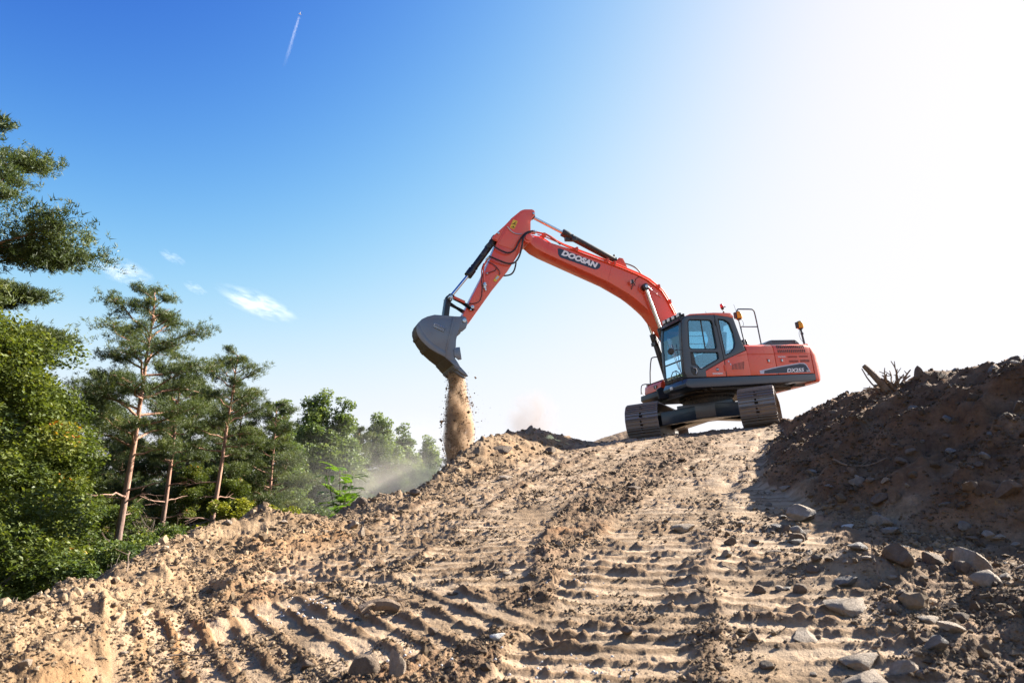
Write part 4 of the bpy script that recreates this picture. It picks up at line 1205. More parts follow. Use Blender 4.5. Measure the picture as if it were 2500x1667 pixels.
    vs = [(x, -W + 0.03, z) for x, z in outer] + [(x, W - 0.03, z) for x, z in outer] + [(x, -W + 0.03, z) for x, z in inner] + [(x, W - 0.03, z) for x, z in inner]
    fs = []
    for i in range(no - 1):
        fs += [(i, i + 1, no + i + 1, no + i), (2 * no + i + 1, 2 * no + i, 3 * no + i, 3 * no + i + 1)]
    fs += [(0, no, 3 * no, 2 * no), (no - 1, 3 * no - 1, 4 * no - 1, 2 * no - 1)]
    sh.add(vs, fs)
    heel(sh).build("shell", M_BUCKET_IN, bu, 0, True)
    # wear strips, rim band, seam, edge
    ws = MB()
    for (i0, i1) in ((0, 1), (3, 4), (6, 7)):
        a, b = Vector(outer[i0]), Vector(outer[i1]); t = (b - a).normalized(); n = Vector((t.y, -t.x))
        if n.dot(a - cxy) < 0: n = -n
        a2 = a + (b - a) * 0.15; b2 = a + (b - a) * 0.95
        ws.prism([(a2.x, a2.y), (b2.x, b2.y), (b2.x + n.x * 0.018, b2.y + n.y * 0.018), (a2.x + n.x * 0.018, a2.y + n.y * 0.018)], -W - 0.003, W + 0.003)
    heel(ws).build("wear_strip", M_BUCKET_IN, bu, 0.004)
    band = [(7.989, 3.045), (7.941, 2.937), (7.90, 2.84), (7.844, 2.738), (7.77, 2.64), (7.697, 2.563), (7.62, 2.50), (7.545, 2.449), (7.379, 2.348)]
    rimo = [(7.401, 2.222), (7.579, 2.318), (7.744, 2.425), (7.84, 2.513), (7.925, 2.606), (7.977, 2.68), (8.01, 2.752), (8.03, 2.851), (8.025, 2.95)]
    heel(MB().prism(band + rimo, W - 0.002, W + 0.016)).build("heel_guard", M_BUCKET, bu, 0.005)
    heel(MB().prism([(7.130, 3.20), (7.095, 3.20), (7.36, 2.35), (7.395, 2.345)], W - 0.002, W + 0.010)).build("side_rib", M_BUCKET, bu, 0.004)
    fp = MB(); fp.prism([(7.589, 3.030), (7.355, 2.920), (7.398, 2.842), (7.619, 2.955)], W - 0.002, W + 0.008)
    fpo = heel(fp).build("maker_plate", M_BUCKET, bu, 0.004)
    fr_ = MB(); q = [(7.589, 3.030), (7.355, 2.920), (7.398, 2.842), (7.619, 2.955)]
    fr_.tube([(x, W + 0.008, z) for x, z in q + [q[0]]], 0.008, 6)
    heel(fr_).build("plate_rim", M_GALV, bu)
    MB().prism([(7.187, 2.395), (7.12, 2.444), (7.038, 2.449), (7.018, 2.155), (7.094, 2.144), (7.188, 2.233)], W - 0.01, W + 0.03).build("side_cutter", M_BUCKET, bu, 0.006)
    MB().prism([(7.187, 2.395), (7.12, 2.444), (7.038, 2.449), (7.018, 2.155), (7.094, 2.144), (7.188, 2.233)], -W - 0.03, -W + 0.01).build("side_cutter", M_BUCKET, bu, 0.006)
    MB().prism([(7.115, 2.10), (7.06, 1.99), (7.10, 1.93), (7.20, 2.02), (7.29, 2.12), (7.26, 2.15)], -W, W).build("cutting_edge", M_BUCKET, bu, 0.004)
    for i in range(5):
        yy = -0.46 + i * 0.23
        t_ = MB(); t_.prism([(7.22, 2.00), (7.13, 2.04), (7.04, 1.98), (6.93, 1.85), (6.875, 1.765), (6.92, 1.76), (7.02, 1.83)], yy - 0.05, yy + 0.05)
        t_.build("bucket_tooth", M_BUCKET, bu, 0.008)
    ea = MB()
    for yy in (-0.27, 0.22):
        ea.prism([(6.70, 3.12), (6.74, 3.26), (6.84, 3.29), (7.05, 3.225), (7.25, 3.235), (7.33, 3.20), (7.28, 3.02), (7.0, 2.92), (6.86, 2.90), (6.76, 2.98)], yy, yy + 0.05)
    ea.build("mounting_ear", M_BUCKET, bu, 0.008)
    MB().cyl((6.79, -0.30, 3.17), (6.79, 0.30, 3.17), 0.05, 20).build("bucket_pin", M_GALV, bu, 0.006)
    return ex
EXC = build_excavator()
# ------------------------------------------------------------------ operator in the cab
def build_operator():
    root = empty("person", EXC.matrix_basis @ Vector((0.0, 0.0, 0.0)), EXC_ROT.to_euler())
    tag(root, "seated machine operator in an orange vest inside the excavator cab", "person")
    J = {'pel': (0.20, 0.90, 2.03, 0.15), 'wai': (0.14, 0.90, 2.20, 0.14), 'che': (0.10, 0.90, 2.42, 0.155), 'nec': (0.11, 0.90, 2.60, 0.065), 'hed0': (0.14, 0.90, 2.68, 0.075), 'hed': (0.155, 0.90, 2.77, 0.098), 'top': (0.145, 0.90, 2.84, 0.07)}
    E_ = [('pel', 'wai'), ('wai', 'che'), ('che', 'nec'), ('nec', 'hed0'), ('hed0', 'hed'), ('hed', 'top')]
    for s, t in ((1, 'l'), (-1, 'r')):
        y = lambda d: 0.90 + s * d
        J.update({'sh' + t: (0.10, y(0.19), 2.50, 0.072), 'el' + t: (0.26, y(0.25), 2.25, 0.05), 'wr' + t: (0.55, y(0.27), 2.16, 0.034), 'pa' + t: (0.63, y(0.28), 2.15, 0.036),
                  'hi' + t: (0.24, y(0.10), 2.02, 0.10), 'kn' + t: (0.68, y(0.13), 2.04, 0.068), 'an' + t: (0.85, y(0.13), 1.58, 0.045), 'to' + t: (1.02, y(0.14), 1.50, 0.04)})
        E_ += [('che', 'sh' + t), ('sh' + t, 'el' + t), ('el' + t, 'wr' + t), ('wr' + t, 'pa' + t), ('pel', 'hi' + t), ('hi' + t, 'kn' + t), ('kn' + t, 'an' + t), ('an' + t, 'to' + t)]
        for k, (dy, L, up) in enumerate(((-0.035, 0.05, 0.02), (-0.02, 0.075, 0.01), (0.0, 0.08, 0.01), (0.018, 0.075, 0.005), (0.034, 0.06, 0.0))):
            a, b = 'f%d%s' % (k, t), 'g%d%s' % (k, t)
            px, py, pz, _ = J['pa' + t]
            J[a] = (px + L * 0.55, py + dy, pz + up, 0.0095); J[b] = (px + L * 0.8, py + dy, pz + up - 0.03, 0.009)
            E_ += [('pa' + t, a), (a, b)]
    names = list(J); ids = {n: i for i, n in enumerate(names)}
    me = bpy.data.meshes.new("body")
    me.from_pydata([J[n][:3] for n in names], [(ids[a], ids[b]) for a, b in E_], [])
    o = link("body", me, root)
    sk = o.modifiers.new("skin", 'SKIN'); sk.use_smooth_shade = True
    o.modifiers.new("sub", 'SUBSURF').levels = 1
    o.modifiers["sub"].render_levels = 1
    for i, n in enumerate(names):
        r_ = J[n][3]
        me.skin_vertices[0].data[i].radius = (r_, r_)
        me.skin_vertices[0].data[i].use_root = (n == 'pel')
    dg = bpy.context.evaluated_depsgraph_get()
    me2 = bpy.data.meshes.new_from_object(o.evaluated_get(dg))
    o.modifiers.clear()
    o.data = me2
    me2.materials.clear()
    for m_ in (M_CLOTH, M_SKIN): me2.materials.append(m_)
    for p_ in me2.polygons:
        c = p_.center
        p_.material_index = 1 if (c.z > 2.60 or (c.x > 0.53 and 2.08 < c.z < 2.24 and abs(c.y - 0.9) > 0.2)) else 0
    v = MB()
    secs = [(2.08, 0.175, 0.165), (2.22, 0.165, 0.155), (2.40, 0.20, 0.165), (2.52, 0.22, 0.13), (2.575, 0.13, 0.09)]
    n = 20; vs = []
    for z, ry, rx in secs:
        for k in range(n):
            t = 2 * math.pi * k / n
            vs.append((0.12 + rx * math.cos(t), 0.90 + ry * math.sin(t), z))
    fs = [(i * n + k, i * n + (k + 1) % n, (i + 1) * n + (k + 1) % n, (i + 1) * n + k) for i in range(len(secs) - 1) for k in range(n)]
    v.add(vs, fs); v.build("safety_vest", M_VEST, root, 0, True)
    h = MB(); vs = []; fs = []
    for i in range(7):
        ph = R(5 + i * 16)
        for k in range(18):
            t = 2 * math.pi * k / 18
            vs.append((0.140 + 0.112 * math.sin(ph) * math.cos(t) - 0.012, 0.90 + 0.098 * math.sin(ph) * math.sin(t), 2.785 + 0.125 * math.cos(ph)))
    fs = [(i * 18 + k, i * 18 + (k + 1) % 18, (i + 1) * 18 + (k + 1) % 18, (i + 1) * 18 + k) for i in range(6) for k in range(18)] + [tuple(range(18))]
    vs = [(x - (0.03 if x > 0.2 and z < 2.83 else 0), y, z) for x, y, z in vs]
    h.add(vs, fs); h.build("hair", M_HAIR, root, 0, True)
    f = MB(); f.cyl((0.235, 0.90, 2.765), (0.265, 0.90, 2.745), 0.014, 8, 0.02); f.build("nose", M_SKIN, root, 0, True)
    for s in (1, -1):
        MB().cyl((0.235, 0.90 + s * 0.035, 2.79), (0.246, 0.90 + s * 0.036, 2.79), 0.011, 10).build("eye", M_BLACK, root)
        MB().cyl((0.14, 0.90 + s * 0.09, 2.77), (0.14, 0.90 + s * 0.108, 2.775), 0.03, 10).build("ear", M_SKIN, root)
    MB().box(0.235, 0.246, 0.875, 0.925, 2.705, 2.713).build("mouth", paint("lips", (0.3, 0.1, 0.08), 0.5, 0, 0), root)
    return root
OPERATOR = build_operator()
# ------------------------------------------------------------------ stones, crumbs, roots, twigs
def ico(sub):
    bm = bmesh.new()
    bmesh.ops.create_icosphere(bm, subdivisions=sub, radius=1.0)
    bm.verts.ensure_lookup_table()
    v = np.array([p.co[:] for p in bm.verts]); f = np.array([[q.index for q in fc.verts] for fc in bm.faces])
    bm.free()
    return v, f
ICO3 = ico(3); ICO1 = ico(1)

def rock_mesh(name, seed, sx, sy, sz, cuts, mat, soft=0.0):
    rng = np.random.default_rng(seed)
    v, f = ICO3[0].copy(), ICO3[1]
    for _ in range(cuts):
        n = rng.normal(size=3); n /= np.linalg.norm(n)
        d = rng.uniform(0.45, 0.82)
        over = np.maximum(0, v @ n - d)
        v -= over[:, None] * n[None, :] * (1 - soft)
    k = rng.uniform(0, 50, 3)
    nz = perlin(v[:, 0] * 2.1 + k[0], v[:, 1] * 2.1 + v[:, 2] * 1.3 + k[1], seed) + 0.5 * perlin(v[:, 2] * 4.7 + k[2], v[:, 0] * 4.1 - v[:, 1] * 2.2, seed + 5)
    v *= (1 + 0.055 * nz)[:, None]
    v *= np.array([sx, sy, sz])
    me = np_mesh(name, v, f, mat, True)
    bm = bmesh.new(); bm.from_mesh(me)
    for e in bm.edges:
        if len(e.link_faces) == 2: e.smooth = e.calc_face_angle(0) < R(24)
    bm.to_mesh(me); bm.free()
    return me

ROCKS = {}
for mk, mt in (("pale", M_ST_PALE), ("brown", M_ST_BROWN), ("grey", M_ST_GREY), ("white", M_ST_WHITE)):
    ROCKS[mk] = {
        "flat": [rock_mesh(mk + "_slab", 11 + i, 1.0, 0.78, 0.36, 10, mt) for i in range(2)],
        "block": [rock_mesh(mk + "_block", 31 + i, 1.0, 0.82, 0.72, 11, mt) for i in range(3)],
        "round": [rock_mesh(mk + "_cobble", 51 + i, 1.0, 0.86, 0.72, 9, mt, 0.15) for i in range(2)],
        "tall": [rock_mesh(mk + "_shard", 71 + i, 0.5, 0.42, 1.0, 10, mt) for i in range(2)],
    }

# x, y, half width, colour, form, yaw, tilt, label
HEROES = [
    (-0.084, 10.205, 0.137, 'pale', 'flat', 0.4, 0.25, 'flat pale stone on the inner slope of the left bank'),
    (-1.877, 8.738, 0.096, 'brown', 'round', 0.2, 0, 'rounded boulder on the bank crest beside the bright green shrub'),
    (-1.381, 6.505, 0.08, 'pale', 'tall', 0.3, 0.1, 'narrow upright stone at the dip of the left bank'),
    (-1.575, 7.013, 0.069, 'pale', 'block', 1.0, 0.1, 'pale stone just behind the narrow upright one at the bank dip'),
    (-1.259, 9.157, 0.09, 'brown', 'block', 0.5, 0.1, 'brown stone on the bank crest below the falling soil'),
    (-1.321, 7.699, 0.075, 'brown', 'round', 0.9, 0, 'round brown stone in the shadowed hollow of the left bank'),
    (0.78, 13.825, 0.144, 'brown', 'block', 2.2, 0.2, 'brown stone with a shaded face near the top of the ramp'),
    (-0.21, 12.607, 0.285, 'brown', 'flat', 0.1, 0.2, 'broad brown slab high on the left bank'),
    (-0.478, 3.069, 0.086, 'pale', 'tall', 0.6, -0.15, 'pale pointed stone standing at the bottom edge of the picture'),
    (-0.915, 3.3, 0.046, 'brown', 'block', 0.2, 0.1, 'brown stone left of the large rounded foreground stone'),
    (-0.624, 3.093, 0.079, 'brown', 'round', 0.8, 0, 'large rounded brown stone beside the pointed foreground stone'),
    (1.678, 3.633, 0.1, 'pale', 'flat', 0.5, 0.35, 'large flat pale stone in the right foreground'),
    (1.339, 3.347, 0.074, 'pale', 'flat', 1.4, 0.2, 'pale angular stone below left of the large flat one'),
    (1.751, 3.041, 0.043, 'grey', 'block', 0.3, 0.1, 'square grey stone low in the right foreground'),
    (1.423, 3.022, 0.078, 'pale', 'flat', 0.1, 0.1, 'wide pale slab near the bottom right'),
    (1.362, 2.876, 0.079, 'pale', 'flat', 0.6, 0, 'pale slab cut by the bottom edge at right'),
    (1.929, 3.206, 0.059, 'pale', 'flat', 2.0, 0.4, 'tilted pale stone at the edge of the right foreground shadow'),
    (1.537, 2.914, 0.05, 'pale', 'block', 0.9, 0.1, 'pale stone right of the wide bottom slab'),
    (1.923, 3.37, 0.052, 'pale', 'flat', 0.2, 0.2, 'small pale slab right of the large flat stone'),
    (2.359, 5.72, 0.144, 'pale', 'block', 0.35, 0.15, 'big angular pale stone at the left foot of the spoil heap'),
    (2.97, 5.659, 0.093, 'brown', 'block', 0.8, 0.2, 'largest stone of the cluster midway up the heap foot'),
    (3.017, 5.523, 0.101, 'brown', 'tall', 0.2, 0.1, 'upright elongated stone in the heap foot cluster'),
    (2.832, 5.321, 0.065, 'pale', 'block', 1.8, 0.2, 'pale stone below the heap foot cluster'),
    (2.877, 5.551, 0.054, 'grey', 'round', 0.6, 0, 'grey cobble at the lower left of the heap foot cluster'),
    (3.094, 5.772, 0.049, 'pale', 'block', 0.4, 0.2, 'small pale stone on top of the heap foot cluster'),
    (3.351, 5.955, 0.062, 'brown', 'block', 1.1, 0.2, 'brown block alone above the heap foot cluster'),
    (3.04, 6.195, 0.076, 'brown', 'round', 0.5, 0.1, 'lit rounded stone on the left side of the heap'),
    (2.914, 6.726, 0.086, 'grey', 'flat', 0.7, 0.5, 'grey slab leaning on the left side of the heap'),
    (3.475, 4.903, 0.117, 'brown', 'block', 0.2, 0.1, 'big dark brown boulder at the right edge of the heap'),
    (2.612, 4.061, 0.109, 'pale', 'round', 0.3, 0, 'large smooth boulder at the foot of the heap near the right edge'),
    (2.237, 4.132, 0.083, 'brown', 'block', 0.9, 0.1, 'leftmost of the brown boulders along the heap foot'),
    (2.425, 4.127, 0.063, 'brown', 'round', 0.1, 0.1, 'middle brown boulder along the heap foot'),
    (2.618, 4.235, 0.062, 'brown', 'round', 0.7, 0.1, 'brown boulder touching the large smooth one at the heap foot'),
    (2.84, 4.888, 0.069, 'brown', 'round', 1.4, 0, 'rounded brown stone above the boulders of the heap foot'),
    (2.53, 5.33, 0.062, 'white', 'flat', 0.2, 0.15, 'thin white stone chip at the heap foot'),
    (3.101, 4.776, 0.067, 'brown', 'flat', 0.5, 0.2, 'flat brown stone above the large smooth boulder'),
    (2.171, 5.288, 0.081, 'brown', 'flat', 0.1, 0.2, 'flat stone just below the big angular pale one'),
    (2.084, 4.291, 0.06, 'grey', 'flat', 0.8, 0.1, 'grey slab at the shadow edge below the heap'),
    (2.085, 5.415, 0.063, 'brown', 'block', 1.3, 0.2, 'dark stone left of the heap foot at the shadow edge'),
    (3.119, 4.893, 0.054, 'grey', 'round', 0.4, 0, 'grey cobble in the shaded rubble of the heap foot'),
    (1.585, 3.986, 0.037, 'brown', 'round', 0.2, 0, 'round brown cobble right of the ramp lanes'),
    (2.503, 3.986, 0.046, 'brown', 'round', 0.9, 0, 'brown cobble in front of the large smooth boulder'),
    (4.615, 7.601, 0.112, 'brown', 'tall', 0.1, 0.1, 'pointed stone standing on the heap skyline beside the stump'),
    (4.851, 6.463, 0.095, 'brown', 'block', 0.6, 0.3, 'block jutting from the heap skyline at the right edge'),
    (1.392, 7.911, 0.106, 'brown', 'flat', 0.3, 0.1, 'brown stone on the hump between the upper lanes'),
    (1.385, 5.702, 0.115, 'pale', 'flat', 0, 0.1, 'long flat stone lying across the right lane'),
    (1.414, 4.729, 0.055, 'pale', 'block', 0.5, 0.1, 'squarish pale stone on the right lane'),
    (1.375, 4.033, 0.035, 'brown', 'round', 0.3, 0, 'small dark cobble beside the right lane'),
    (-0.027, 4.729, 0.046, 'pale', 'flat', 0.8, 0.3, 'pale stone in the middle of the ramp'),
    (-0.067, 3.445, 0.044, 'white', 'flat', 0.2, 0.25, 'whitish stone low on the middle of the ramp'),
    (0.552, 3.497, 0.036, 'brown', 'block', 0.2, 0.1, 'brown clod-like stone on the lower right lane'),
    (-0.397, 3.685, 0.041, 'brown', 'round', 0.7, 0, 'rounded stone behind the pointed foreground stone'),
    (1.561, 4.564, 0.053, 'brown', 'flat', 0.4, 0.1, 'flat brown stone at the right edge of the lanes'),
    (0.373, 14.492, 0.195, 'grey', 'tall', 1.0, 0.7, 'grey slab leaning on the bank crest under the dust cloud'),
]
rnd = random.Random(5)
def put_rock(x, y, w, col, form, yaw, tilt, sink=0.35, zz=None):
    v = ROCKS[col][form]
    me = v[rnd.randrange(len(v))]
    o = link("stone", me)
    hz = {"flat": 0.36, "block": 0.72, "round": 0.74, "tall": 1.0}[form] * w
    z = ground_z(x, y) if zz is None else zz
    o.location = (x, y, z + hz * (1 - 2 * sink))
    o.rotation_euler = (tilt, rnd.uniform(-0.12, 0.12), yaw)
    s = w * rnd.uniform(0.95, 1.05)
    o.scale = (s, s, s)
    return o
for (x, y, w, col, form, yaw, tilt, lab) in HEROES:
    if x > 1.2 and y < 4.4: w *= 1.3
    o = put_rock(x, y, w, col, form, yaw, tilt, 0.27 if form in ("tall", "block") else 0.36)
    tag(o, lab, "stone", "stones lying about the site")

# smaller stones that look alike, by zone
def scatter_stones(n, seed, zone, label, group, cols, wmin, wmax):
    rng = np.random.default_rng(seed)
    X, Y = [], []
    while len(X) < n:
        r = math.exp(rng.uniform(math.log(zone[0]), math.log(zone[1]))); t = R(rng.uniform(zone[2], zone[3]))
        X.append(r * math.sin(t)); Y.append(r * math.cos(t))
    Z, clay, dry, hm, bmm, sb, mo, lm = terrain(np.array(X), np.array(Y))
    k = 0
    for x, y, z, h_, s_ in zip(X, Y, Z, hm, sb):
        if zone[4] == "heap" and h_ < 0.4: continue
        if zone[4] == "foot" and not (0.02 < h_ < 0.75): continue
        if zone[4] == "ramp" and (h_ > 0.3 or s_ < 0.8): continue
        if zone[4] == "berm" and not (-0.25 < s_ < 0.8): continue
        w = wmin + (wmax - wmin) * rng.random() ** 2.2
        o = put_rock(x, y, w, cols[int(rng.integers(len(cols)))], ("flat", "block", "block", "flat")[int(rng.integers(4))], rng.uniform(0, 6.28), rng.uniform(-0.4, 0.4), 0.38, z)
        tag(o, label, "stone", group)
        k += 1
    return k
scatter_stones(85, 1, (4.6, 13, 18, 38, "heap"), "small loose stone on the shaded face of the spoil heap", "small stones on the spoil heap", ("brown", "brown", "grey", "pale"), 0.025, 0.085)
scatter_stones(45, 2, (5.0, 8.5, 24, 39, "heap"), "small loose stone on the shaded face of the spoil heap", "small stones on the spoil heap", ("brown", "brown", "grey"), 0.03, 0.07)
scatter_stones(55, 3, (2.2, 13, -26, 30, "ramp"), "small stone bedded in the rutted earth of the ramp", "small stones on the ramp", ("brown", "pale", "brown", "grey"), 0.012, 0.045)
scatter_stones(38, 4, (2.2, 5.0, 14, 37, "ramp"), "small stone among the lit clods right of the ramp", "small stones in the right foreground", ("brown", "pale", "brown"), 0.014, 0.05)
scatter_stones(150, 6, (3.5, 15, -38, 5, "berm"), "small stone sticking out of the tipped earth bank", "small stones on the earth bank", ("brown", "brown", "pale"), 0.02, 0.07)

scatter_stones(46, 7, (4.3, 7.5, 17, 37, "foot"), "loose stone in the rubble along the foot of the spoil heap", "rubble at the heap foot", ("pale", "brown", "grey", "pale"), 0.03, 0.10)

def build_crumbs(name, seed, ntry, nmax, base, shape, label, lo=1.7, hi=17.0, k0=0.0045, k1=0.00115):
    rng = np.random.default_rng(seed)
    n = ntry
    r = np.exp(rng.uniform(math.log(lo), math.log(hi), n)); t = np.radians(rng.uniform(-41, 41, n))
    x, y = r * np.sin(t), r * np.cos(t)
    z, clay, dry, hm, bm_, sb, mo, lm = terrain(x, y)
    dens = base + 0.9 * perlin(x * 1.9, y * 1.9, 301) + 0.45 * perlin(x * 5.1, y * 5.1, 307) + 0.35 * perlin(x * 0.7, y * 0.7, 303) + 0.2 * hm + 0.2 * bm_ - 0.45 * dry * (1 - bm_) - 0.25 * lm + 0.15 * bm_
    keep = (rng.random(n) < dens) & (sb > -0.9)
    x, y, z, r, mo, cl = x[keep][:nmax], y[keep][:nmax], z[keep][:nmax], r[keep][:nmax], mo[keep][:nmax], clay[keep][:nmax]
    n = len(x)
    size = np.minimum((k0 + k1 * r) * np.exp(rng.normal(0, 0.5, n)), 0.05)
    bv, bf = shape
    nv = len(bv)
    sc = rng.uniform(0.6, 1.3, (n, 3)); sc[:, 2] *= 0.8
    jit = 1 + rng.normal(0, 0.17, (n, nv))
    V = bv[None] * jit[:, :, None] * sc[:, None, :] * size[:, None, None]
    a = rng.uniform(0, 6.283, n); ca, sa = np.cos(a), np.sin(a)
    b = rng.uniform(-0.6, 0.6, n); cb, sb_ = np.cos(b), np.sin(b)
    V = np.stack([V[..., 0], V[..., 1] * cb[:, None] - V[..., 2] * sb_[:, None], V[..., 1] * sb_[:, None] + V[..., 2] * cb[:, None]], -1)
    V = np.stack([V[..., 0] * ca[:, None] - V[..., 1] * sa[:, None], V[..., 0] * sa[:, None] + V[..., 1] * ca[:, None], V[..., 2]], -1)
    V += np.stack([x, y, z + size * 0.22], 1)[:, None, :]
    F = (bf[None] + (np.arange(n) * nv)[:, None, None]).reshape(-1, 3)
    var = np.repeat((0.30 + 0.65 * rng.random(n)) * (1 - 0.6 * mo), nv)  # crumbs on the heap carry its painted shade as well
    me = np_mesh(name, V.reshape(-1, 3), F, M_CRUMB, False, {"var": var})
    tag(link(name, me), label, "soil", kind="stuff")
OCTA = (np.array([(1, 0, 0), (-1, 0, 0), (0, 1, 0), (0, -1, 0), (0, 0, 1), (0, 0, -1)], float), np.array([(0, 2, 4), (2, 1, 4), (1, 3, 4), (3, 0, 4), (2, 0, 5), (1, 2, 5), (3, 1, 5), (0, 3, 5)]))
build_crumbs("soil_crumbs", 77, 60000, 14000, 0.26, ICO1, "loose crumbs of tan soil strewn over the ramp and banks", 1.7, 17.0, 0.0036, 0.00095)
build_crumbs("soil_grit", 79, 150000, 56000, 0.40, OCTA, "fine grit of tan soil covering the near ramp", 2.4, 12.0, 0.0030, 0.0006)

def build_clods():
    rng = np.random.default_rng(178)
    n = 16000
    r = np.exp(rng.uniform(math.log(2.2), math.log(17), n)); t = np.radians(rng.uniform(-41, 41, n))
    x, y = r * np.sin(t), r * np.cos(t)
    z, clay, dry, hm, bm_, sb, mo, lm = terrain(x, y)
    dens = 0.0 + 0.22 * bm_ * (1 - 0.75 * (y < 9.0)) + 0.25 * hm + 0.45 * perlin(x * 1.1, y * 1.1, 311) - 0.6 * lm + 0.10 * (x > 1.2) * (y < 5.2)
    keep = (rng.random(n) < dens) & (sb > -0.6)
    x, y, z, r, mo = x[keep][:3000], y[keep][:3000], z[keep][:3000], r[keep][:3000], mo[keep][:3000]
    n = len(x)
    size = np.minimum((0.006 + 0.0019 * r) * np.exp(rng.normal(0, 0.55, n)), 0.07)
    bv, bf = ico(2)
    nv = len(bv)
    V = np.repeat(bv[None], n, 0)
    for _ in range(6):
        nn = rand_unit(rng, n); d = rng.uniform(0.5, 0.85, n)
        over = np.maximum(0, np.einsum('nvk,nk->nv', V, nn) - d[:, None])
        V = V - over[:, :, None] * nn[:, None, :]
    V = V * (1 + rng.normal(0, 0.09, (n, nv)))[:, :, None] * rng.uniform(0.65, 1.25, (n, 1, 3)) * size[:, None, None]
    V += np.stack([x, y, z + size * 0.12], 1)[:, None, :]
    F = (bf[None] + (np.arange(n) * nv)[:, None, None]).reshape(-1, 3)
    var = np.repeat((0.35 + 0.55 * rng.random(n)) * (1 - 0.62 * mo), nv)  # clods darkened along with the shade painted on the heap
    o = link("earth_clods", np_mesh("earth_clods", V.reshape(-1, 3), F, M_CRUMB, False, {"var": var}))
    tag(o, "broken clods of earth scattered over the banks and ramp", "soil", kind="stuff")
def rand_unit(rng, n):
    d = rng.normal(size=(n, 3)); return d / np.linalg.norm(d, axis=1)[:, None]
build_clods()

# pale lime flecks in a few spots of the ramp
def build_flecks():
    rng = np.random.default_rng(9)
    mb = MB()
    for cx, cy, cr, k in ((-1.16, 4.15, 0.16, 34), (2.1, 6.6, 0.16, 26), (0.42, 4.35, 0.12, 16), (0.2, 3.2, 0.14, 22), (0.38, 3.0, 0.12, 16), (-0.4, 3.25, 0.1, 10)):
        for _ in range(k):
            x = cx + rng.normal(0, cr); y = cy + rng.normal(0, cr * 0.8); s = 0.004 + 0.006 * rng.random()
            z = ground_z(x, y)
            mb.add([(x - s, y - s * .6, z + 0.002), (x + s, y - s * .5, z + 0.004), (x + s * .7, y + s, z + 0.008), (x - s * .6, y + s, z + 0.006), (x, y, z + 0.012)], [(0, 1, 4), (1, 2, 4), (2, 3, 4), (3, 0, 4), (3, 2, 1, 0)])
    o = mb.build("lime_flecks", M_ST_WHITE)
    tag(o, "white lime flecks sprinkled on the trodden ramp", "lime flecks", kind="stuff")
build_flecks()

# uprooted stump on the crest of the spoil heap
def build_stump():
    x0, y0 = 4.76, 8.55
    z0 = ground_z(x0, y0) + 0.05
    st = empty("tree_stump", (x0, y0, z0))
    tag(st, "uprooted stump with tangled roots on the spoil heap crest", "tree stump")
    MB().tube([(0.02, 0, 0.0), (-0.06, 0, 0.12), (-0.16, 0.02, 0.26), (-0.25, 0.02, 0.36)], 0.055, 10, 1, 0.5).build("trunk_piece", M_DEADWOOD, st, 0, True)
    rg = random.Random(3)
    MB().tube([(-0.10, 0, 0.02), (-0.22, 0, 0.16), (-0.28, 0.02, 0.32)], 0.012, 6, 1, 0.5).build("root", M_DEADWOOD, st)
    MB().tube([(0.22, 0, 0.02), (0.36, 0.0, 0.14), (0.48, 0.02, 0.20)], 0.010, 6, 1, 0.4).build("root", M_DEADWOOD, st)
    MB().tube([(0.42, -0.1, 0.08), (0.2, -0.15, -0.05), (-0.1, -0.2, -0.13), (-0.4, -0.25, -0.22)], 0.011, 6, 1, 0.5).build("root", M_DEADWOOD, st)
    for i in range(26):
        a = rg.uniform(-0.2, math.pi + 0.2); L = rg.uniform(0.16, 0.40)
        p = Vector((rg.uniform(0.0, 0.14), rg.uniform(-0.06, 0.06), rg.uniform(0.0, 0.06)))
        pts = [p]
        d = Vector((math.cos(a) * 0.9, rg.uniform(-0.5, 0.5), abs(math.sin(a)) + 0.1)).normalized()
        for s in range(4):
            d = (d + Vector((rg.uniform(-.5, .5), rg.uniform(-.5, .5), rg.uniform(-.35, .35)))).normalized()
            p = p + d * L / 4; pts.append(p)
        m = MB().tube(pts, 0.017 * rg.uniform(0.6, 1.3), 5, 1, 0.35)
        for _ in range(2):
            q = pts[rg.randrange(1, 4)]
            m.tube([q, q + Vector((rg.uniform(-.08, .08), rg.uniform(-.05, .05), rg.uniform(-.02, .09)))], 0.008, 4, 0, 0.5)
        m.build("root", M_DEADWOOD, st)
build_stump()

def build_wood():
    x, y = -0.74, 4.05
    w = empty("wood_chunk", (x, y, ground_z(x, y)), (0.1, 0.0, 0.3))
    tag(w, "splintered brown root chunk lying on the left track lane", "wood")
    MB().tube([(-0.10, 0, 0.02), (-0.03, 0.01, 0.055), (0.05, 0, 0.06), (0.11, -0.01, 0.035)], 0.040, 8, 1, 0.6).build("core", M_DEADWOOD, w, 0, True)
    rg = random.Random(8)
    for i in range(7):
        a = rg.uniform(0, 6.28)
        MB().tube([(rg.uniform(-.08, .08), 0, 0.05), (math.cos(a) * 0.09, math.sin(a) * 0.06, 0.07 + rg.uniform(-.03, .05)), (math.cos(a) * 0.17, math.sin(a) * 0.12, 0.03 + rg.uniform(-.03, .06))], 0.009, 5, 1, 0.3).build("splinter", M_DEADWOOD, w)
build_wood()

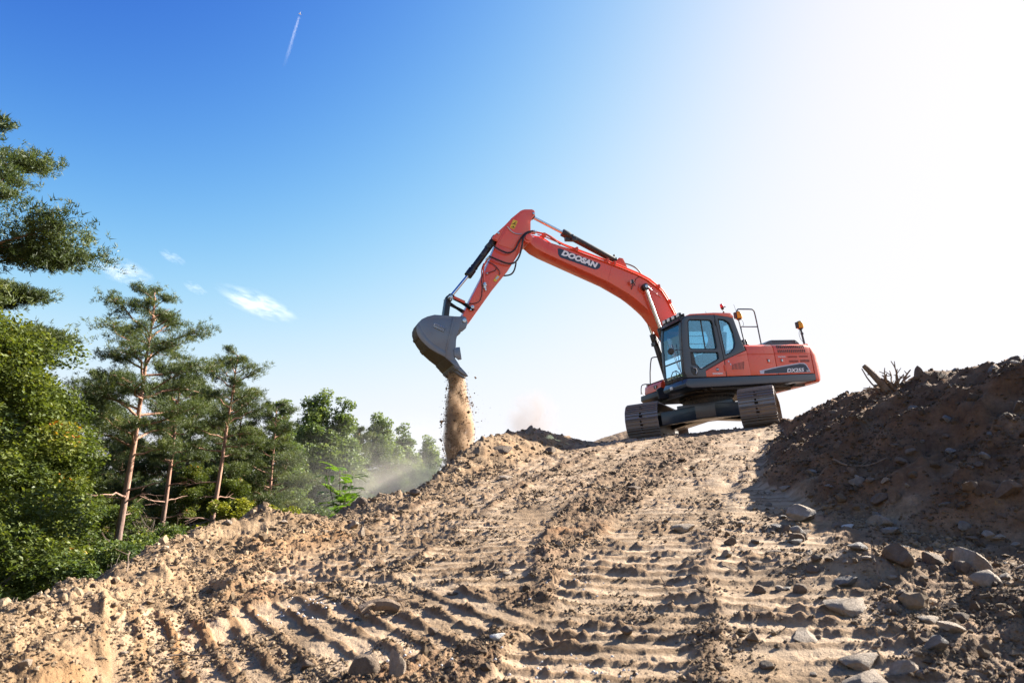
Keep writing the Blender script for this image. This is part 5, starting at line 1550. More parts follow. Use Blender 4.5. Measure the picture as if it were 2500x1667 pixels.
def build_twigs():
    rg = random.Random(21)
    spots = [(-2.55, 4.75, 2.1, 0.34, "thin dry twig poking up from the near bank at the forest edge"), (-1.05, 3.05, 0.6, 0.25, None), (-0.82, 2.95, 1.2, 0.2, None), (0.15, 3.4, 0.3, 0.16, None), (2.05, 4.05, 1.3, 0.16, "upright pale twig behind the flat pale stone"),
             (3.15, 6.3, -0.6, 0.45, "long bent root lying across the spoil heap face"), (2.35, 6.0, 0.1, 0.35, None), (2.9, 8.4, -0.7, 0.25, None), (-0.2, 2.7, -0.4, 0.18, None), (0.9, 4.3, 2.5, 0.15, None), (-1.5, 3.5, 0.2, 0.22, None), (-0.1, 4.9, 1.0, 0.18, None), (1.62, 3.2, 0.4, 0.2, None)]
    for i, (x, y, a, L, lab) in enumerate(spots):
        z = ground_z(x, y)
        d = Vector((math.cos(a), math.sin(a), 0))
        pts = []
        for k in range(5):
            q = Vector((x, y, 0)) + d * L * (k / 4 - 0.5) + Vector((rg.uniform(-.02, .02), rg.uniform(-.02, .02), 0))
            pts.append((q.x, q.y, ground_z(q.x, q.y) + 0.012 + (0.10 * k / 4 if lab and "twig" in lab else 0.01 * rg.random())))
        m = MB().tube(pts, 0.006 if not (lab and "root" in lab) else 0.011, 5, 1, 0.4)
        m.tube([pts[2], tuple(Vector(pts[2]) + Vector((rg.uniform(-.08, .08), rg.uniform(-.06, .06), 0.04)))], 0.004, 4, 0, 0.5)
        o = m.build("twig", M_DEADWOOD)
        tag(o, lab or "short dry twig lying in the rutted earth of the ramp", "twig", "dry twigs on the ground")
build_twigs()
# ------------------------------------------------------------------ trees and shrubs
def tubes_np(segs, nside=6):
    """segs: list of (pts (k,3), radii (k,)) -> verts, quad faces"""
    V, F, base = [], [], 0
    ang = np.arange(nside) * 2 * math.pi / nside
    for P, rad in segs:
        P = np.asarray(P, float); k = len(P)
        T = np.gradient(P, axis=0); T /= np.linalg.norm(T, axis=1)[:, None] + 1e-9
        ref = np.array([0.0, 0.0, 1.0]) if abs(T[0, 2]) < 0.9 else np.array([1.0, 0.0, 0.0])
        A = np.cross(T, ref); A /= np.linalg.norm(A, axis=1)[:, None] + 1e-9
        Bv = np.cross(T, A)
        ring = P[:, None, :] + (A[:, None, :] * np.cos(ang)[None, :, None] + Bv[:, None, :] * np.sin(ang)[None, :, None]) * np.asarray(rad)[:, None, None]
        V.append(ring.reshape(-1, 3))
        i = np.arange(k - 1)[:, None] * nside; j = np.arange(nside)[None, :]; j2 = (j + 1) % nside
        F.append(np.stack([base + i + j, base + i + j2, base + i + nside + j2, base + i + nside + j], -1).reshape(-1, 4))
        base += k * nside
    return np.concatenate(V), np.concatenate(F)

def rand_dirs(rng, n):
    d = rng.normal(size=(n, 3)); return d / np.linalg.norm(d, axis=1)[:, None]

def leaf_mesh(name, C, size, var, rng, mat, up=0.5, aspect=0.62):
    """one folded rhombus per leaf centre"""
    n = len(C)
    nrm = rand_dirs(rng, n); nrm[:, 2] = np.abs(nrm[:, 2]) + up; nrm /= np.linalg.norm(nrm, axis=1)[:, None]
    t = np.cross(nrm, rand_dirs(rng, n)); t /= np.linalg.norm(t, axis=1)[:, None] + 1e-9
    b = np.cross(nrm, t)
    L = (size * rng.uniform(0.5, 1.4, n))[:, None] * 0.5
    V = np.stack([C - t * L, C + b * L * aspect + nrm * L * 0.12, C + t * L, C - b * L * aspect + nrm * L * 0.12], 1).reshape(-1, 3)
    F = np.arange(n * 4).reshape(n, 4)
    return np_mesh(name, V, F, mat, False, {"var": np.repeat(np.clip(var, 0, 1), 4)})

def needle_mesh(name, C, D, size, var, rng, mat, k=13, wfac=0.065):
    """brush of k thin needles round each shoot"""
    n = len(C)
    d = rand_dirs(rng, n * k).reshape(n, k, 3) * 0.85 + D[:, None, :] * 0.75
    d /= np.linalg.norm(d, axis=2)[:, :, None]
    L = (size * rng.uniform(0.7, 1.2, (n, 1)) * rng.uniform(0.75, 1.1, (n, k)))[:, :, None]
    side = np.cross(d, rand_dirs(rng, n * k).reshape(n, k, 3)); side /= np.linalg.norm(side, axis=2)[:, :, None] + 1e-9
    c = C[:, None, :] + rng.normal(0, size * 0.25, (n, k, 3))
    w = size * wfac
    V = np.stack([c - side * w, c + side * w, c + d * L], 2).reshape(-1, 3)
    F = np.arange(n * k * 3).reshape(-1, 3)
    vv = np.repeat(var, k) + rng.normal(0, 0.12, n * k)
    return np_mesh(name, V, F, mat, False, {"var": np.repeat(np.clip(vv, 0, 1), 3)})

def pine_meshes(seed, H, r0, base, crown_r, n_br, tuft, per, lean=(0, 0), flat=0.35, dead=3, k=13, mat=None, wf=0.065):
    rng = np.random.default_rng(seed)
    zt = np.linspace(0, H, 12)
    wob = np.cumsum(rng.normal(0, 0.018 * H / 10, (12, 2)), axis=0)
    tx = lean[0] * zt / H + wob[:, 0] - wob[0, 0]; ty = lean[1] * zt / H + wob[:, 1] - wob[0, 1]
    trunk = np.stack([tx, ty, zt], 1)
    segs = [(trunk, r0 * (1 - 0.86 * (zt / H) ** 0.9) + 0.004)]
    C, D, var = [], [], []
    def at(z):
        return np.array([np.interp(z, zt, tx), np.interp(z, zt, ty), z])
    for i in range(n_br + dead):
        isdead = i >= n_br
        f = (i + rng.uniform(0, 0.8)) / n_br if not isdead else rng.uniform(-0.75, -0.05)
        f = min(f, 0.985)
        z = H * (base + (1 - base) * f) if not isdead else H * base * (1 + f * 0.75)
        a = i * 2.399 + rng.uniform(-0.5, 0.5)
        prof = float(np.interp(f, [0, 0.25, 0.5, 0.75, 1.0], [0.72, 1.0, 0.88, 0.62, 0.25]))
        L = crown_r * max(0.22, prof) * rng.uniform(0.62, 1.12) if not isdead else crown_r * rng.uniform(0.35, 0.8)
        elev = R(rng.uniform(2, 24) + 30 * max(f, 0) ** 2) if not isdead else R(rng.uniform(-8, 16))
        p0 = at(z)
        h = np.array([math.cos(a), math.sin(a), 0])
        t = np.linspace(0, 1, 6)
        curve = p0 + np.outer(t * L * math.cos(elev), h) + np.outer(t * L * math.sin(elev) + 0.10 * L * np.sin(t * 3.1) * rng.uniform(-0.6, 1), [0, 0, 1])
        curve[1:] += rng.normal(0, 0.03 * L, (5, 3)) * np.array([1, 1, 0.6])
        rb = r0 * 0.30 * (L / crown_r) ** 0.7
        segs.append((curve, rb * (1 - 0.85 * t) + 0.003))
        if isdead:
            for _ in range(3):
                q = curve[rng.integers(2, 5)]; e = q + np.array([h[0], h[1], 0]) * L * 0.2 + rng.normal(0, 0.14 * L, 3)
                segs.append((np.array([q, (q + e) / 2 + rng.normal(0, 0.02, 3), e]), np.array([rb * 0.3, rb * 0.2, 0.003])))
            continue
        ns = max(3, int(5 * L / crown_r * 1.9))
        for s in range(ns):
            u = rng.uniform(0.32, 1.0)
            q = np.array([np.interp(u, t, curve[:, j]) for j in range(3)])
            sl = L * rng.uniform(0.20, 0.42) * (1.15 - 0.45 * u)
            sa = a + rng.choice([-1, 1]) * rng.uniform(0.3, 1.25)
            sd = np.array([math.cos(sa), math.sin(sa), rng.uniform(-0.05, 0.5)])
            e = q + sd * sl
            segs.append((np.array([q, (q + e) / 2 + rng.normal(0, 0.02, 3), e]), np.array([rb * 0.35, rb * 0.2, 0.003])))
            m = int(per * rng.uniform(0.7, 1.3))
            uu = rng.uniform(0.15, 1.08, m)[:, None]
            cc = q + (e - q) * uu + rng.normal(0, 1, (m, 3)) * np.array([1, 1, flat]) * (0.085 * L + 0.05)
            C.append(cc)
            dd = np.tile(sd, (m, 1)) * 0.6 + rng.normal(0, 0.4, (m, 3)) + np.array([0, 0, 0.5])
            D.append(dd / np.linalg.norm(dd, axis=1)[:, None])
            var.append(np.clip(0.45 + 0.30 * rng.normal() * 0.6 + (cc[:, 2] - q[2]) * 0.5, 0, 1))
    V, F = tubes_np(segs, 7)
    wood = np_mesh("trunk", V, F, M_PINEBARK, True, {"hfrac": V[:, 2] / H})
    C, D, var = np.concatenate(C), np.concatenate(D), np.concatenate(var)
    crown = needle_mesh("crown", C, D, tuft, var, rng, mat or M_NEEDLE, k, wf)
    return wood, crown

def broad_meshes(seed, H, zlow, rx, n_leaf, leaf, mat, bark, r0=None, n_cl=None, up=0.5, spread=0.27, stems=1, taper=1.0):
    rng = np.random.default_rng(seed)
    n_cl = n_cl or 90
    # cluster centres in an uneven ovoid
    d = rand_dirs(rng, n_cl)
    rad = rng.uniform(0.35, 1.0, n_cl) ** 0.6
    hh = (H - zlow) / 2
    lump = 1 + 0.30 * perlin(d[:, 0] * 1.7 + seed, d[:, 1] * 1.7 + d[:, 2] * 1.9, seed)
    cc = d * rad[:, None] * lump[:, None] * np.array([rx, rx, hh]) + np.array([0, 0, zlow + hh])
    fz = np.clip((cc[:, 2] - zlow) / (H - zlow), 0, 1)
    cc[:, :2] *= (1 - (1 - 0.45) * taper * np.clip(fz - 0.35, 0, 1) / 0.65 * 1.0)[:, None]
    crad = spread * rx * rng.uniform(0.45, 1.0, n_cl)
    idx = rng.choice(n_cl, n_leaf, p=crad ** 2 / (crad ** 2).sum())
    dd = rand_dirs(rng, n_leaf) * (rng.uniform(0.25, 1, n_leaf) ** 0.5)[:, None]
    C = cc[idx] + dd * crad[idx][:, None] * np.array([1, 1, 0.72])
    ctint = rng.normal(0, 0.17, n_cl)
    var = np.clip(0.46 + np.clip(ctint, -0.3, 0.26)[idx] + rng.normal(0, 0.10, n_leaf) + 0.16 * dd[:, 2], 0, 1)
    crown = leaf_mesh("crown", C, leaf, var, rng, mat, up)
    segs = []
    r0 = r0 or H * 0.014
    for s in range(stems):
        off = rng.normal(0, 0.18 * (stems > 1), 2)
        zt = np.linspace(0, H * 0.8, 9)
        w = np.cumsum(rng.normal(0, 0.03, (9, 2)), axis=0)
        tr = np.stack([off[0] * (1 + zt) + w[:, 0], off[1] * (1 + zt) + w[:, 1], zt], 1)
        segs.append((tr, r0 * (1 - 0.85 * zt / (H * 0.8)) + 0.004))
        for k in rng.choice(n_cl, min(n_cl, 26), replace=False):
            e = cc[k]; zs = max(0.12 * H, e[2] - rng.uniform(0.15, 0.4) * H * 0.6)
            zs = min(zs, H * 0.75)
            q = np.array([np.interp(zs, zt, tr[:, 0]), np.interp(zs, zt, tr[:, 1]), zs])
            mid = (q + e) / 2 + np.array([0, 0, -0.06 * H]) * rng.uniform(0, 1) + rng.normal(0, 0.05, 3)
            segs.append((np.array([q, mid, e]), np.array([r0 * 0.34, r0 * 0.2, 0.004])))
    V, F = tubes_np(segs, 6)
    wood = np_mesh("trunk", V, F, bark, True, {"hfrac": V[:, 2] / H})
    return wood, crown

def plant(name, meshes, x, y, label, cat="tree", group=None, z=None, rot=0.0, s=1.0, sz=None):
    if z is None: z = float(terrain(np.array([x], float), np.array([y], float), fine=False)[0]) - 0.05
    t = empty(name, (x, y, z), (0, 0, rot))
    t.scale = (s, s, sz or s)
    tag(t, label, cat, group)
    link("trunk" if cat == "tree" else "stems", meshes[0], t)
    link("crown" if cat == "tree" else "foliage", meshes[1], t)
    return t

# --- pines that stand out
P_NEAR = pine_meshes(5, 12.0, 0.17, 0.34, 3.9, 30, 0.14, 110, (0.2, 0), 0.24, 2, 11, wf=0.085)
plant("pine_tree", P_NEAR, -13.5, 14.2, "tall near pine reaching in from the left edge with layered boughs", group="pines at the forest edge", rot=0.6)
plant("pine_tree", P_NEAR, -13.9, 16.2, "second pine at the left edge, its boughs just above the oaks", group="pines at the forest edge", rot=2.5, s=0.80)
P_A = pine_meshes(8, 9.15, 0.13, 0.50, 2.05, 34, 0.115, 24, (0.15, 0), 0.55, 7, 14)
plant("pine_tree", P_A, -10.5, 19.0, "tall pine with a sunlit orange trunk and open crown", group="pines at the forest edge", rot=0.4)
P_B = pine_meshes(15, 8.15, 0.11, 0.58, 1.5, 26, 0.11, 19, (0.5, 0), 0.55, 11, 14)
plant("pine_tree", P_B, -9.45, 22.0, "slender pine with dead lower branches and a small top crown", group="pines at the forest edge", rot=1.0)
P_C = pine_meshes(23, 8.4, 0.12, 0.50, 2.0, 26, 0.14, 26, (0.1, 0), 0.40, 9, 12)
plant("pine_tree", P_C, -12.9, 26.0, "shaded pine trunk standing between the two tall pines", group="pines at the forest edge", rot=0.2)
P_D = pine_meshes(29, 8.6, 0.13, 0.20, 2.3, 44, 0.18, 20, (0, 0), 0.5, 2, 12)
for i, (x, y, s, lab) in enumerate(((-17.5, 29, 0.95, "dense dark pine filling the gap left of the orange trunk"), (-14.6, 31, 0.95, "dense dark pine behind the orange trunk pine"),
        (-12.4, 31, 0.9, "dense dark pine just left of the slender pine"), (-10.9, 31.5, 0.86, "dense dark pine just right of the slender pine"),
        (-9.1, 41.0, 0.90, "dark bushy pine between the pale trees in the middle of the wood edge"), (-7.7, 43.5, 0.80, "dark bushy pine low among the pale trees near the dust"))):
    plant("pine_tree", P_D, x, y, lab, group="dense pines behind the edge", rot=i * 1.3, s=s)

# --- broad-leaved mass on the left
O_1 = broad_meshes(41, 7.4, 0.5, 2.1, 56000, 0.088, M_LEAF_OAK, M_BARK, 0.12, 150)
plant("oak_tree", O_1, -11.2, 14.3, "tallest leafy oak at the left edge under the near pine", rot=0.0, s=1.08)
O_2 = broad_meshes(43, 6.2, 0.2, 1.95, 50000, 0.086, M_LEAF_OAK, M_BARK, 0.11, 140)
plant("oak_tree", O_2, -11.15, 15.9, "broad leafy oak left of the orange pine trunk", rot=1.0)
plant("oak_tree", O_2, -13.0, 18.3, "leafy oak half hidden behind the oak next to the orange trunk", rot=2.6, s=0.98)
O_3 = broad_meshes(47, 4.7, 0.1, 1.7, 40000, 0.078, M_LEAF_OAK, M_BARK, 0.08, 130)
plant("oak_tree", O_3, -8.9, 11.4, "low bushy oak with yellowing leaves at the left edge", rot=0.3)
plant("oak_tree", O_1, -14.4, 17.0, "leafy oak at the far left seen through the near pine", rot=2.2, s=0.95)
S_1 = broad_meshes(51, 2.6, 0.0, 1.25, 15000, 0.075, M_LEAF_SHRUB, M_BARK, 0.03, 70, stems=4)
S_2 = broad_meshes(53, 2.2, 0.0, 1.35, 13000, 0.080, M_LEAF_SHRUB, M_BARK, 0.03, 60, stems=4)
for i, (m, x, y, s, lab) in enumerate(((S_1, -7.3, 9.6, 0.85, "green shrub nearest the bank at the lower left"), (S_2, -8.4, 13.2, 1.0, "green shrub below the broad oak"),
        (S_1, -7.6, 13.9, 0.9, "green shrub hiding the foot of the orange pine trunk"), (S_2, -8.9, 16.6, 1.05, "wide green shrub right of the orange pine trunk"),
        (S_1, -10.1, 21.0, 1.1, "green shrub between the orange trunk and the slender pine"), (S_2, -8.3, 19.0, 0.95, "green shrub at the foot of the slender pine"),
        (S_1, -13.2, 24.0, 1.25, "shaded shrub deep between the pines"), (S_2, -9.6, 26.0, 1.2, "green shrub behind the yellowing bushes"),
        (S_1, -7.4, 27.0, 1.2, "pale green shrub behind the low point of the bank"), (S_2, -6.3, 29.0, 1.25, "dusty shrub left of the falling soil"),
        (S_1, -5.3, 33.0, 1.25, "dusty shrub farthest right at the wood edge"), (S_2, -7.2, 33.5, 1.35, "shrub in front of the pale trees"), (S_1, -6.4, 10.9, 0.7, "small shrub at the bank foot on the left"),
        (S_2, -9.7, 18.2, 1.15, "green shrub right against the orange pine trunk"), (S_1, -9.0, 24.6, 1.2, "shrub behind the slender pine trunk"), (S_1, -8.0, 17.4, 0.95, "green shrub left of the yellowing bushes"), (S_2, -10.9, 22.6, 1.2, "shrub in front of the shaded pine trunk"))):
    plant("shrub", m, x, y, lab, "shrub", "shrubs along the forest edge", rot=i * 1.9, s=s)
Y_1 = broad_meshes(57, 2.9, 0.0, 1.15, 12000, 0.085, M_LEAF_YELLOW, M_BARK, 0.03, 60, stems=3)
for i, (x, y, s, lab) in enumerate(((-8.0, 20.3, 1.22, "yellowing bush right beside the slender pine trunk"), (-7.1, 21.2, 1.15, "yellowing bush second to the right of the slender pine"), (-8.75, 19.6, 0.95, "small yellow bush left of the slender pine trunk"))):
    plant("shrub", Y_1, x, y, lab, "shrub", "yellowing bushes", rot=i * 2.2, s=s)

# --- pale trees further back
B_1 = broad_meshes(61, 8.4, 0.6, 2.0, 34000, 0.125, M_LEAF_BIRCH, M_BIRCHBARK, 0.09, 300, up=0.3, taper=1.2, spread=0.26)
B_2 = broad_meshes(67, 8.0, 0.4, 1.8, 30000, 0.125, M_LEAF_BIRCH, M_BIRCHBARK, 0.09, 280, up=0.3, taper=1.3, spread=0.26)
for i, (m, x, y, s, lab) in enumerate(((B_2, -11.4, 34.0, 1.0, "pale green birch right behind the slender pine's crown"), (B_1, -10.4, 36.5, 1.08, "tallest pale birch in the middle of the wood edge"),
        (B_2, -9.3, 37.0, 1.1, "pale birch right of the tallest birch"), (B_1, -8.3, 43.0, 1.08, "pale birch above the bright green shrub"),
        (B_2, -7.2, 46.0, 1.1, "pale dusty birch left of the falling soil"), (B_1, -6.1, 50.0, 1.0, "hazy pale birch nearest the falling soil"))):
    plant("birch_tree", m, x, y, lab, group="pale birches of the wood edge", rot=i * 1.1, s=s)
SP = pine_meshes(71, 8.2, 0.10, 0.08, 1.7, 60, 0.17, 14, (0, 0), 0.4, 0, 9, M_SPRUCE)
for i, (x, y, s, lab) in enumerate(((-5.2, 58.0, 1.0, "far conifer with a pointed top beside the falling soil"), (-4.3, 60.0, 0.95, "far conifer just behind the bank crest"), (-11.6, 40.0, 1.0, "dark conifer top rising behind the first birch"))):
    plant("conifer_tree", SP, x, y, lab, group="far conifers", rot=i * 1.7, s=s)
for i in range(16):
    rg = random.Random(100 + i)
    x = -44 + i * 2.35 + rg.uniform(-0.8, 0.8); y = 44 + 10 * rg.random() + (6 if x > -14 else 0)
    if i % 3 == 0: plant("birch_tree", B_1, x, y, "birch in the back rows of the wood", group="back rows of the wood", rot=rg.uniform(0, 6), s=rg.uniform(0.9, 1.1))
    else: plant("pine_tree", P_D, x, y, "pine in the back rows of the wood", group="back rows of the wood", rot=rg.uniform(0, 6), s=rg.uniform(0.9, 1.05))
for i, (x, y) in enumerate(((-20, 24), (-18.5, 20.5), (-22, 30), (-16.5, 22.5))):
    plant("oak_tree", O_1, x, y, "leafy oak in the deep wood on the left", group="deep wood oaks", rot=i * 1.2, s=1.0)

for i, (x, y, s_, lab) in enumerate(((-15.6, 25.0, 0.78, "leafy oak behind the gap left of the orange trunk"), (-12.9, 28.4, 0.74, "leafy oak behind the gap between the two tall pines"), (-11.4, 28.6, 0.66, "leafy oak directly behind the slender pine"))):
    plant("oak_tree", O_2, x, y, lab, rot=i * 2.1, s=s_)

# --- bright green young shrub with feathered leaves behind the bank
def build_fern():
    rng = np.random.default_rng(5)
    x, y = -2.75, 11.4
    z = float(terrain(np.array([x]), np.array([y]), fine=False)[0])
    root = empty("young_shrub", (x, y, z))
    tag(root, "bright green young shrub with feathered leaves behind the bank", "shrub")
    stems, V, F, var = [], [], [], []
    base = 0
    for s in range(7):
        a = rng.uniform(0, 6.28); sp = rng.uniform(0.08, 0.42); hgt = rng.uniform(0.75, 1.35)
        t = np.linspace(0, 1, 6)
        P = np.stack([sp * t ** 1.3 * math.cos(a), sp * t ** 1.3 * math.sin(a), hgt * t], 1)
        stems.append((P, 0.010 * (1 - 0.7 * t) + 0.002))
        for f_ in range(9):
            u = rng.uniform(0.3, 1.0)
            q = np.array([np.interp(u, t, P[:, j]) for j in range(3)])
            fa = rng.uniform(0, 6.28); L = rng.uniform(0.22, 0.40)
            d = np.array([math.cos(fa), math.sin(fa), rng.uniform(0.1, 0.9)])
            tt = np.linspace(0, 1, 9)
            R_ = q + np.outer(tt * L, d) - np.outer(rng.uniform(0.2, 0.7) * L * tt ** 2, [0, 0, 1])
            stems.append((R_[::2], np.full(5, 0.0025)))
            side = np.array([-d[1], d[0], 0])
            for k in range(1, 9):
                for sg in (-1, 1):
                    ll = 0.075 * math.sin(math.pi * (0.15 + 0.8 * k / 9)) + 0.02
                    e = R_[k] + side * sg * ll + np.array([0, 0, -0.15 * ll]) + d * ll * 0.35
                    w = d * ll * 0.22
                    V += [R_[k], (R_[k] + e) / 2 + w, e, (R_[k] + e) / 2 - w]
                    F.append([base, base + 1, base + 2, base + 3]); base += 4
                    v_ = rng.random(); var += [v_] * 4
    Vs, Fs = tubes_np(stems, 5)
    link("stems", np_mesh("stems", Vs, Fs, M_BARK, True, {"hfrac": Vs[:, 2]}), root)
    link("foliage", np_mesh("foliage", np.array(V), np.array(F), M_LEAF_BRIGHT, False, {"var": np.array(var)}), root)
build_fern()
# ------------------------------------------------------------------ falling soil, dust, clouds, vapour trail
def blob_mesh(name, seed, sx, sy, sz, mat, amp=0.18, fr=1.6):
    v, f = ICO3[0].copy(), ICO3[1]
    n = perlin(v[:, 0] * fr + seed, v[:, 1] * fr + v[:, 2] * fr * 0.8, seed) + 0.5 * perlin(v[:, 2] * fr * 2 + seed, v[:, 0] * fr * 2, seed + 3)
    v = v * (1 + amp * n)[:, None] * np.array([sx, sy, sz])
    return np_mesh(name, v, f, mat, True)

# column: centre x, z and half width, top to bottom (world metres, falling from the bucket lip)
LIP = EXC.matrix_basis @ Vector((7.0, 0.0, 1.90))
def col_prof(z):
    zs = [-2.9, -2.35, -1.9, -1.55, -1.25, -0.9, -0.55, -0.25, 0.0, 0.10]
    cx = [0.06, 0.05, 0.09, 0.04, 0.03, 0.07, 0.03, 0.00, -0.03, -0.05]
    hw = [0.30, 0.32, 0.30, 0.33, 0.34, 0.32, 0.25, 0.20, 0.19, 0.14]
    return np.interp(z, zs, cx), np.interp(z, zs, hw)
def build_fall():
    rng = np.random.default_rng(31)
    n = 15000
    dz = rng.uniform(-2.9, 0.10, n)
    cx, hw = col_prof(dz)
    u = rng.normal(0, 0.47, n); w = rng.normal(0, 0.42, n)
    u = u + 0.35 * perlin(dz * 2.2, w * 2.0 + 5, 3)
    stray = rng.random(n) < 0.03
    u = np.where(stray, rng.normal(0.5, 1.0, n), np.clip(u, -1.25, 1.25))
    x = LIP.x + cx + u * hw; y = LIP.y + w * hw * 1.3; z = LIP.z + dz
    size = 0.0060 * np.exp(rng.normal(0, 0.68, n)); size = np.minimum(size, 0.045)
    o6 = np.array([(1, 0, 0), (-1, 0, 0), (0, 1, 0), (0, -1, 0), (0, 0, 1), (0, 0, -1)], float)
    f8 = np.array([(0, 2, 4), (2, 1, 4), (1, 3, 4), (3, 0, 4), (2, 0, 5), (1, 2, 5), (3, 1, 5), (0, 3, 5)])
    V = o6[None] * rng.uniform(0.5, 1.4, (n, 6, 1)) * size[:, None, None] + rng.normal(0, 0.2, (n, 6, 3)) * size[:, None, None] + np.stack([x, y, z], 1)[:, None, :]
    F = (f8[None] + (np.arange(n) * 6)[:, None, None]).reshape(-1, 3)
    me = np_mesh("falling_soil", V.reshape(-1, 3), F, M_FALL, False, {"var": np.repeat(rng.random(n), 6)})
    tag(link("falling_soil", me), "brown soil pouring from the bucket in a tall stream", "falling soil", kind="stuff")
    # dust carried with the stream
    zs = np.linspace(0.08, -2.85, 26); ns = 20
    cx, hw = col_prof(zs)
    ang = np.arange(ns) * 2 * math.pi / ns
    wob = 1 + 0.34 * perlin(np.cos(ang)[None, :] * 1.2 + zs[:, None] * 2.1, np.sin(ang)[None, :] * 1.2 + zs[:, None], 7)
    VV = np.stack([cx[:, None] + np.cos(ang)[None, :] * hw[:, None] * 1.05 * wob, np.sin(ang)[None, :] * hw[:, None] * 1.25 * wob, np.repeat(zs[:, None], ns, 1)], -1).reshape(-1, 3)
    mb = MB()
    fs = [(i * ns + k, i * ns + (k + 1) % ns, (i + 1) * ns + (k + 1) % ns, (i + 1) * ns + k) for i in range(len(zs) - 1) for k in range(ns)]
    fs += [tuple(range(ns)), tuple((len(zs) - 1) * ns + k for k in range(ns - 1, -1, -1))]
    mb.add(VV.tolist(), fs)
    vm = mat_volume("soil_dust_volume", (0.64, 0.48, 0.34), 21.0, 3.8, 0.41, 0.70, 0.2, 4.0)
    nt = vm.node_tree
    nz = [q for q in nt.nodes if q.bl_idname == "ShaderNodeTexNoise"][0]
    tcn = [q for q in nt.nodes if q.bl_idname == "ShaderNodeTexCoord"][0]
    mp = N(nt, "ShaderNodeMapping"); mp.inputs["Scale"].default_value = (1.0, 1.0, 0.38)
    nt.links.new(tcn.outputs["Object"], mp.inputs[0]); nt.links.new(mp.outputs[0], nz.inputs["Vector"])
    o = mb.build("soil_dust", vm)
    o.location = LIP
    tag(o, "brown dust wrapped round the falling soil stream", "dust", kind="stuff")
def fall_mat():
    m, nt, o = mat_new("falling_soil_grains")
    at = N(nt, "ShaderNodeAttribute", attribute_name="var")
    a = ramp(nt, at.outputs["Fac"], [(0.0, (0.12, 0.075, 0.045)), (0.6, (0.20, 0.135, 0.085)), (1.0, (0.32, 0.23, 0.15))])
    principled(nt, o, a.outputs[0], 0.95, 0, None, 0.1)
    return m
M_FALL = fall_mat()
build_fall()

def dust(name, loc, size, color, dens, lo, hi, label, seed, rot=0.0, tilt=0.0, mask=(0.18, 0.5), sc=1.5):
    me = blob_mesh(name, seed, *size, mat_volume(name + "_volume", color, dens, sc, lo, hi, 0.25, 3.0, mask), 0.10)
    o = link(name, me, None, loc, (0, tilt, rot))
    tag(o, label, "dust", kind="stuff")
    return o
dust("dust_cloud", (0.55, 18.3, 3.55), (0.85, 0.6, 1.0), (0.45, 0.39, 0.37), 2.6, 0.36, 0.75, "thin grey dust puff rising behind the bank crest", 3)
dust("dust_drift", (-1.9, 14.6, 1.45), (2.3, 1.5, 1.0), (0.82, 0.75, 0.66), 0.9, 0.30, 0.70, "pale dust drifting along the outer face of the bank", 5, 0.9, 0.0)
dust("dust_drift", (-3.6, 10.6, 0.1), (1.1, 1.2, 0.75), (0.92, 0.88, 0.82), 0.45, 0.32, 0.72, "pale dust hanging behind the dip of the bank", 8, 0.5, 0.0)
dust("dust_drift", (-4.5, 27.0, 2.0), (5.5, 7.0, 3.2), (0.94, 0.92, 0.88), 0.018, 0.25, 0.65, "thin pale dust haze in front of the far birches", 12, 0.3, 0.0, (0.2, 0.5), 0.4)

def cloud(u, v, dist, wpx, hpx, ang, dens, label, seed, sc=2.2):
    """u, v: bearing tangents from the camera level; sizes as tangents"""
    d = Vector((u, 1.0, v)).normalized() * dist
    me = blob_mesh("cloud", seed, 1, 1, 1, None, 0.35, 1.8)
    me.materials.append(mat_volume("cloud_volume", (1.0, 1.0, 1.0), dens, sc, 0.47, 0.72, 0.35, 8.0, (0.12, 0.45)))
    o = link("cloud", me)
    o.location = d + cam.location
    o.scale = (wpx * dist * 0.5, wpx * dist * 0.3, hpx * dist * 0.5)
    o.rotation_euler = (0, ang, math.atan2(-u, 1))
    tag(o, label, "cloud", "small clouds low on the left")
    return o
cloud(-0.39, 0.308, 900, 0.125, 0.034, R(17), 0.045, "bright elongated cloud above the wood, largest of the small clouds", 5)
cloud(-0.60, 0.36, 900, 0.085, 0.036, R(10), 0.045, "faint cloud just left of the tall pine's top", 7)
cloud(-0.53, 0.385, 900, 0.045, 0.016, R(20), 0.045, "small thin cloud wisp, highest of the small clouds", 9)
cloud(-0.665, 0.378, 900, 0.05, 0.022, R(10), 0.03, "faint cloud wisp beside the near pine boughs", 11)
cloud(-0.49, 0.335, 900, 0.04, 0.016, R(20), 0.04, "tiny cloud wisp right of the tall pine's top", 13)

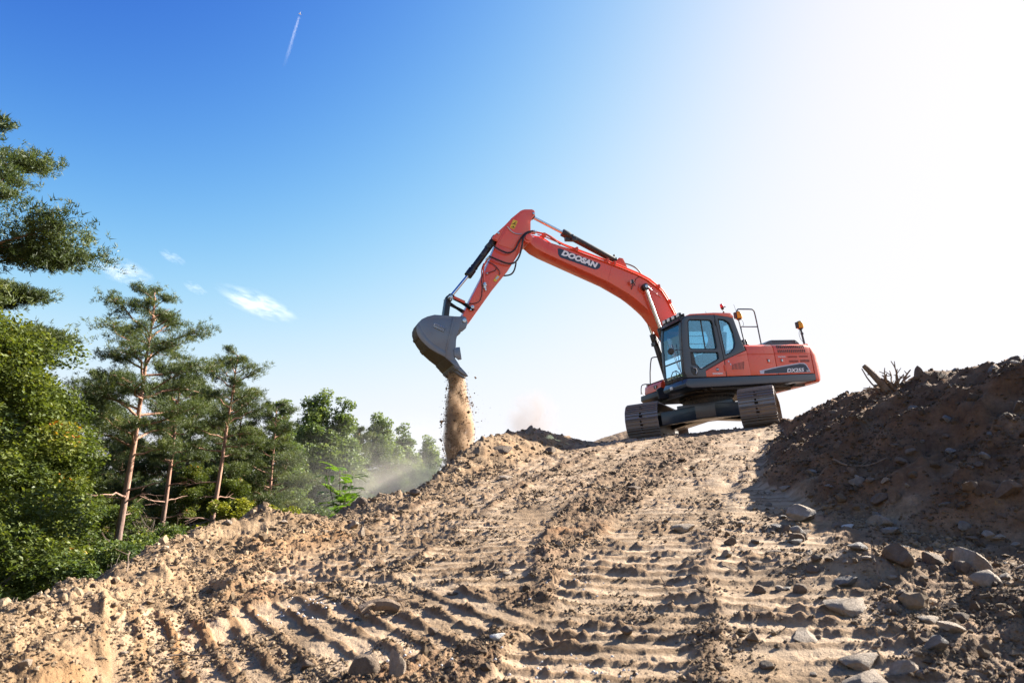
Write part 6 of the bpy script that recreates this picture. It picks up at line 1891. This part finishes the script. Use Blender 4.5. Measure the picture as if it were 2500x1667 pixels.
def build_trail():
    D = 2600.0
    def P(u, v): return Vector((u, 1.0, v)).normalized() * D + cam.location
    a, b = P(-0.3647, 0.8214), P(-0.384, 0.7147)
    tr = empty("vapour_trail", a)
    tag(tr, "thin white vapour trail high in the blue sky", "vapour trail")
    ax = (b - a); L = ax.length; ax.normalize()
    side = ax.cross(Vector((0, 1, 0))).normalized()
    for s in (-1, 1):
        m, nt, o = mat_new("vapour")
        tc = N(nt, "ShaderNodeTexCoord")
        sep = N(nt, "ShaderNodeSeparateXYZ"); nt.links.new(tc.outputs["Object"], sep.inputs[0])
        mr = N(nt, "ShaderNodeMapRange", interpolation_type='SMOOTHSTEP'); mr.inputs[1].default_value = 0; mr.inputs[2].default_value = L; mr.inputs[3].default_value = 0.011; mr.inputs[4].default_value = 0.0
        nt.links.new(sep.outputs[2], mr.inputs[0])
        v = N(nt, "ShaderNodeVolumePrincipled"); v.inputs["Color"].default_value = (1, 1, 1, 1); v.inputs["Anisotropy"].default_value = 0.4
        nt.links.new(mr.outputs[0], v.inputs["Density"]); nt.links.new(v.outputs[0], o.inputs["Volume"])
        me = MB().cyl((s * 5.5, 0, 0), (s * 7.0, 0, L), 3.2, 12, 6.0).mesh("vapour_line", m)
        q = link("vapour_line", me, tr)
        q.rotation_euler = (b - a).to_track_quat('Z', 'X').to_euler()
    pl = empty("airplane", tuple(a - ax * 12))
    pl.scale = (0.22, 0.22, 0.22)
    tag(pl, "tiny airplane at the tip of the vapour trail", "airplane")
    pl.rotation_euler = (a - b).to_track_quat('Z', 'Y').to_euler()
    MB().cyl((0, 0, -22), (0, 0, 22), 2.6, 12).build("fuselage", M_WHITE, pl)
    w = MB(); w.add([(-24, -0.4, -12), (0, -0.6, 6), (24, -0.4, -12), (24, 0.4, -14), (0, 0.6, -4), (-24, 0.4, -14)], [(0, 1, 2), (5, 4, 3), (0, 3, 2)][:0] + [(0, 1, 4, 5), (1, 2, 3, 4), (0, 5, 3, 2), (0, 2, 1), (5, 4, 3)])
    w.build("wing", M_WHITE, pl)
build_trail()
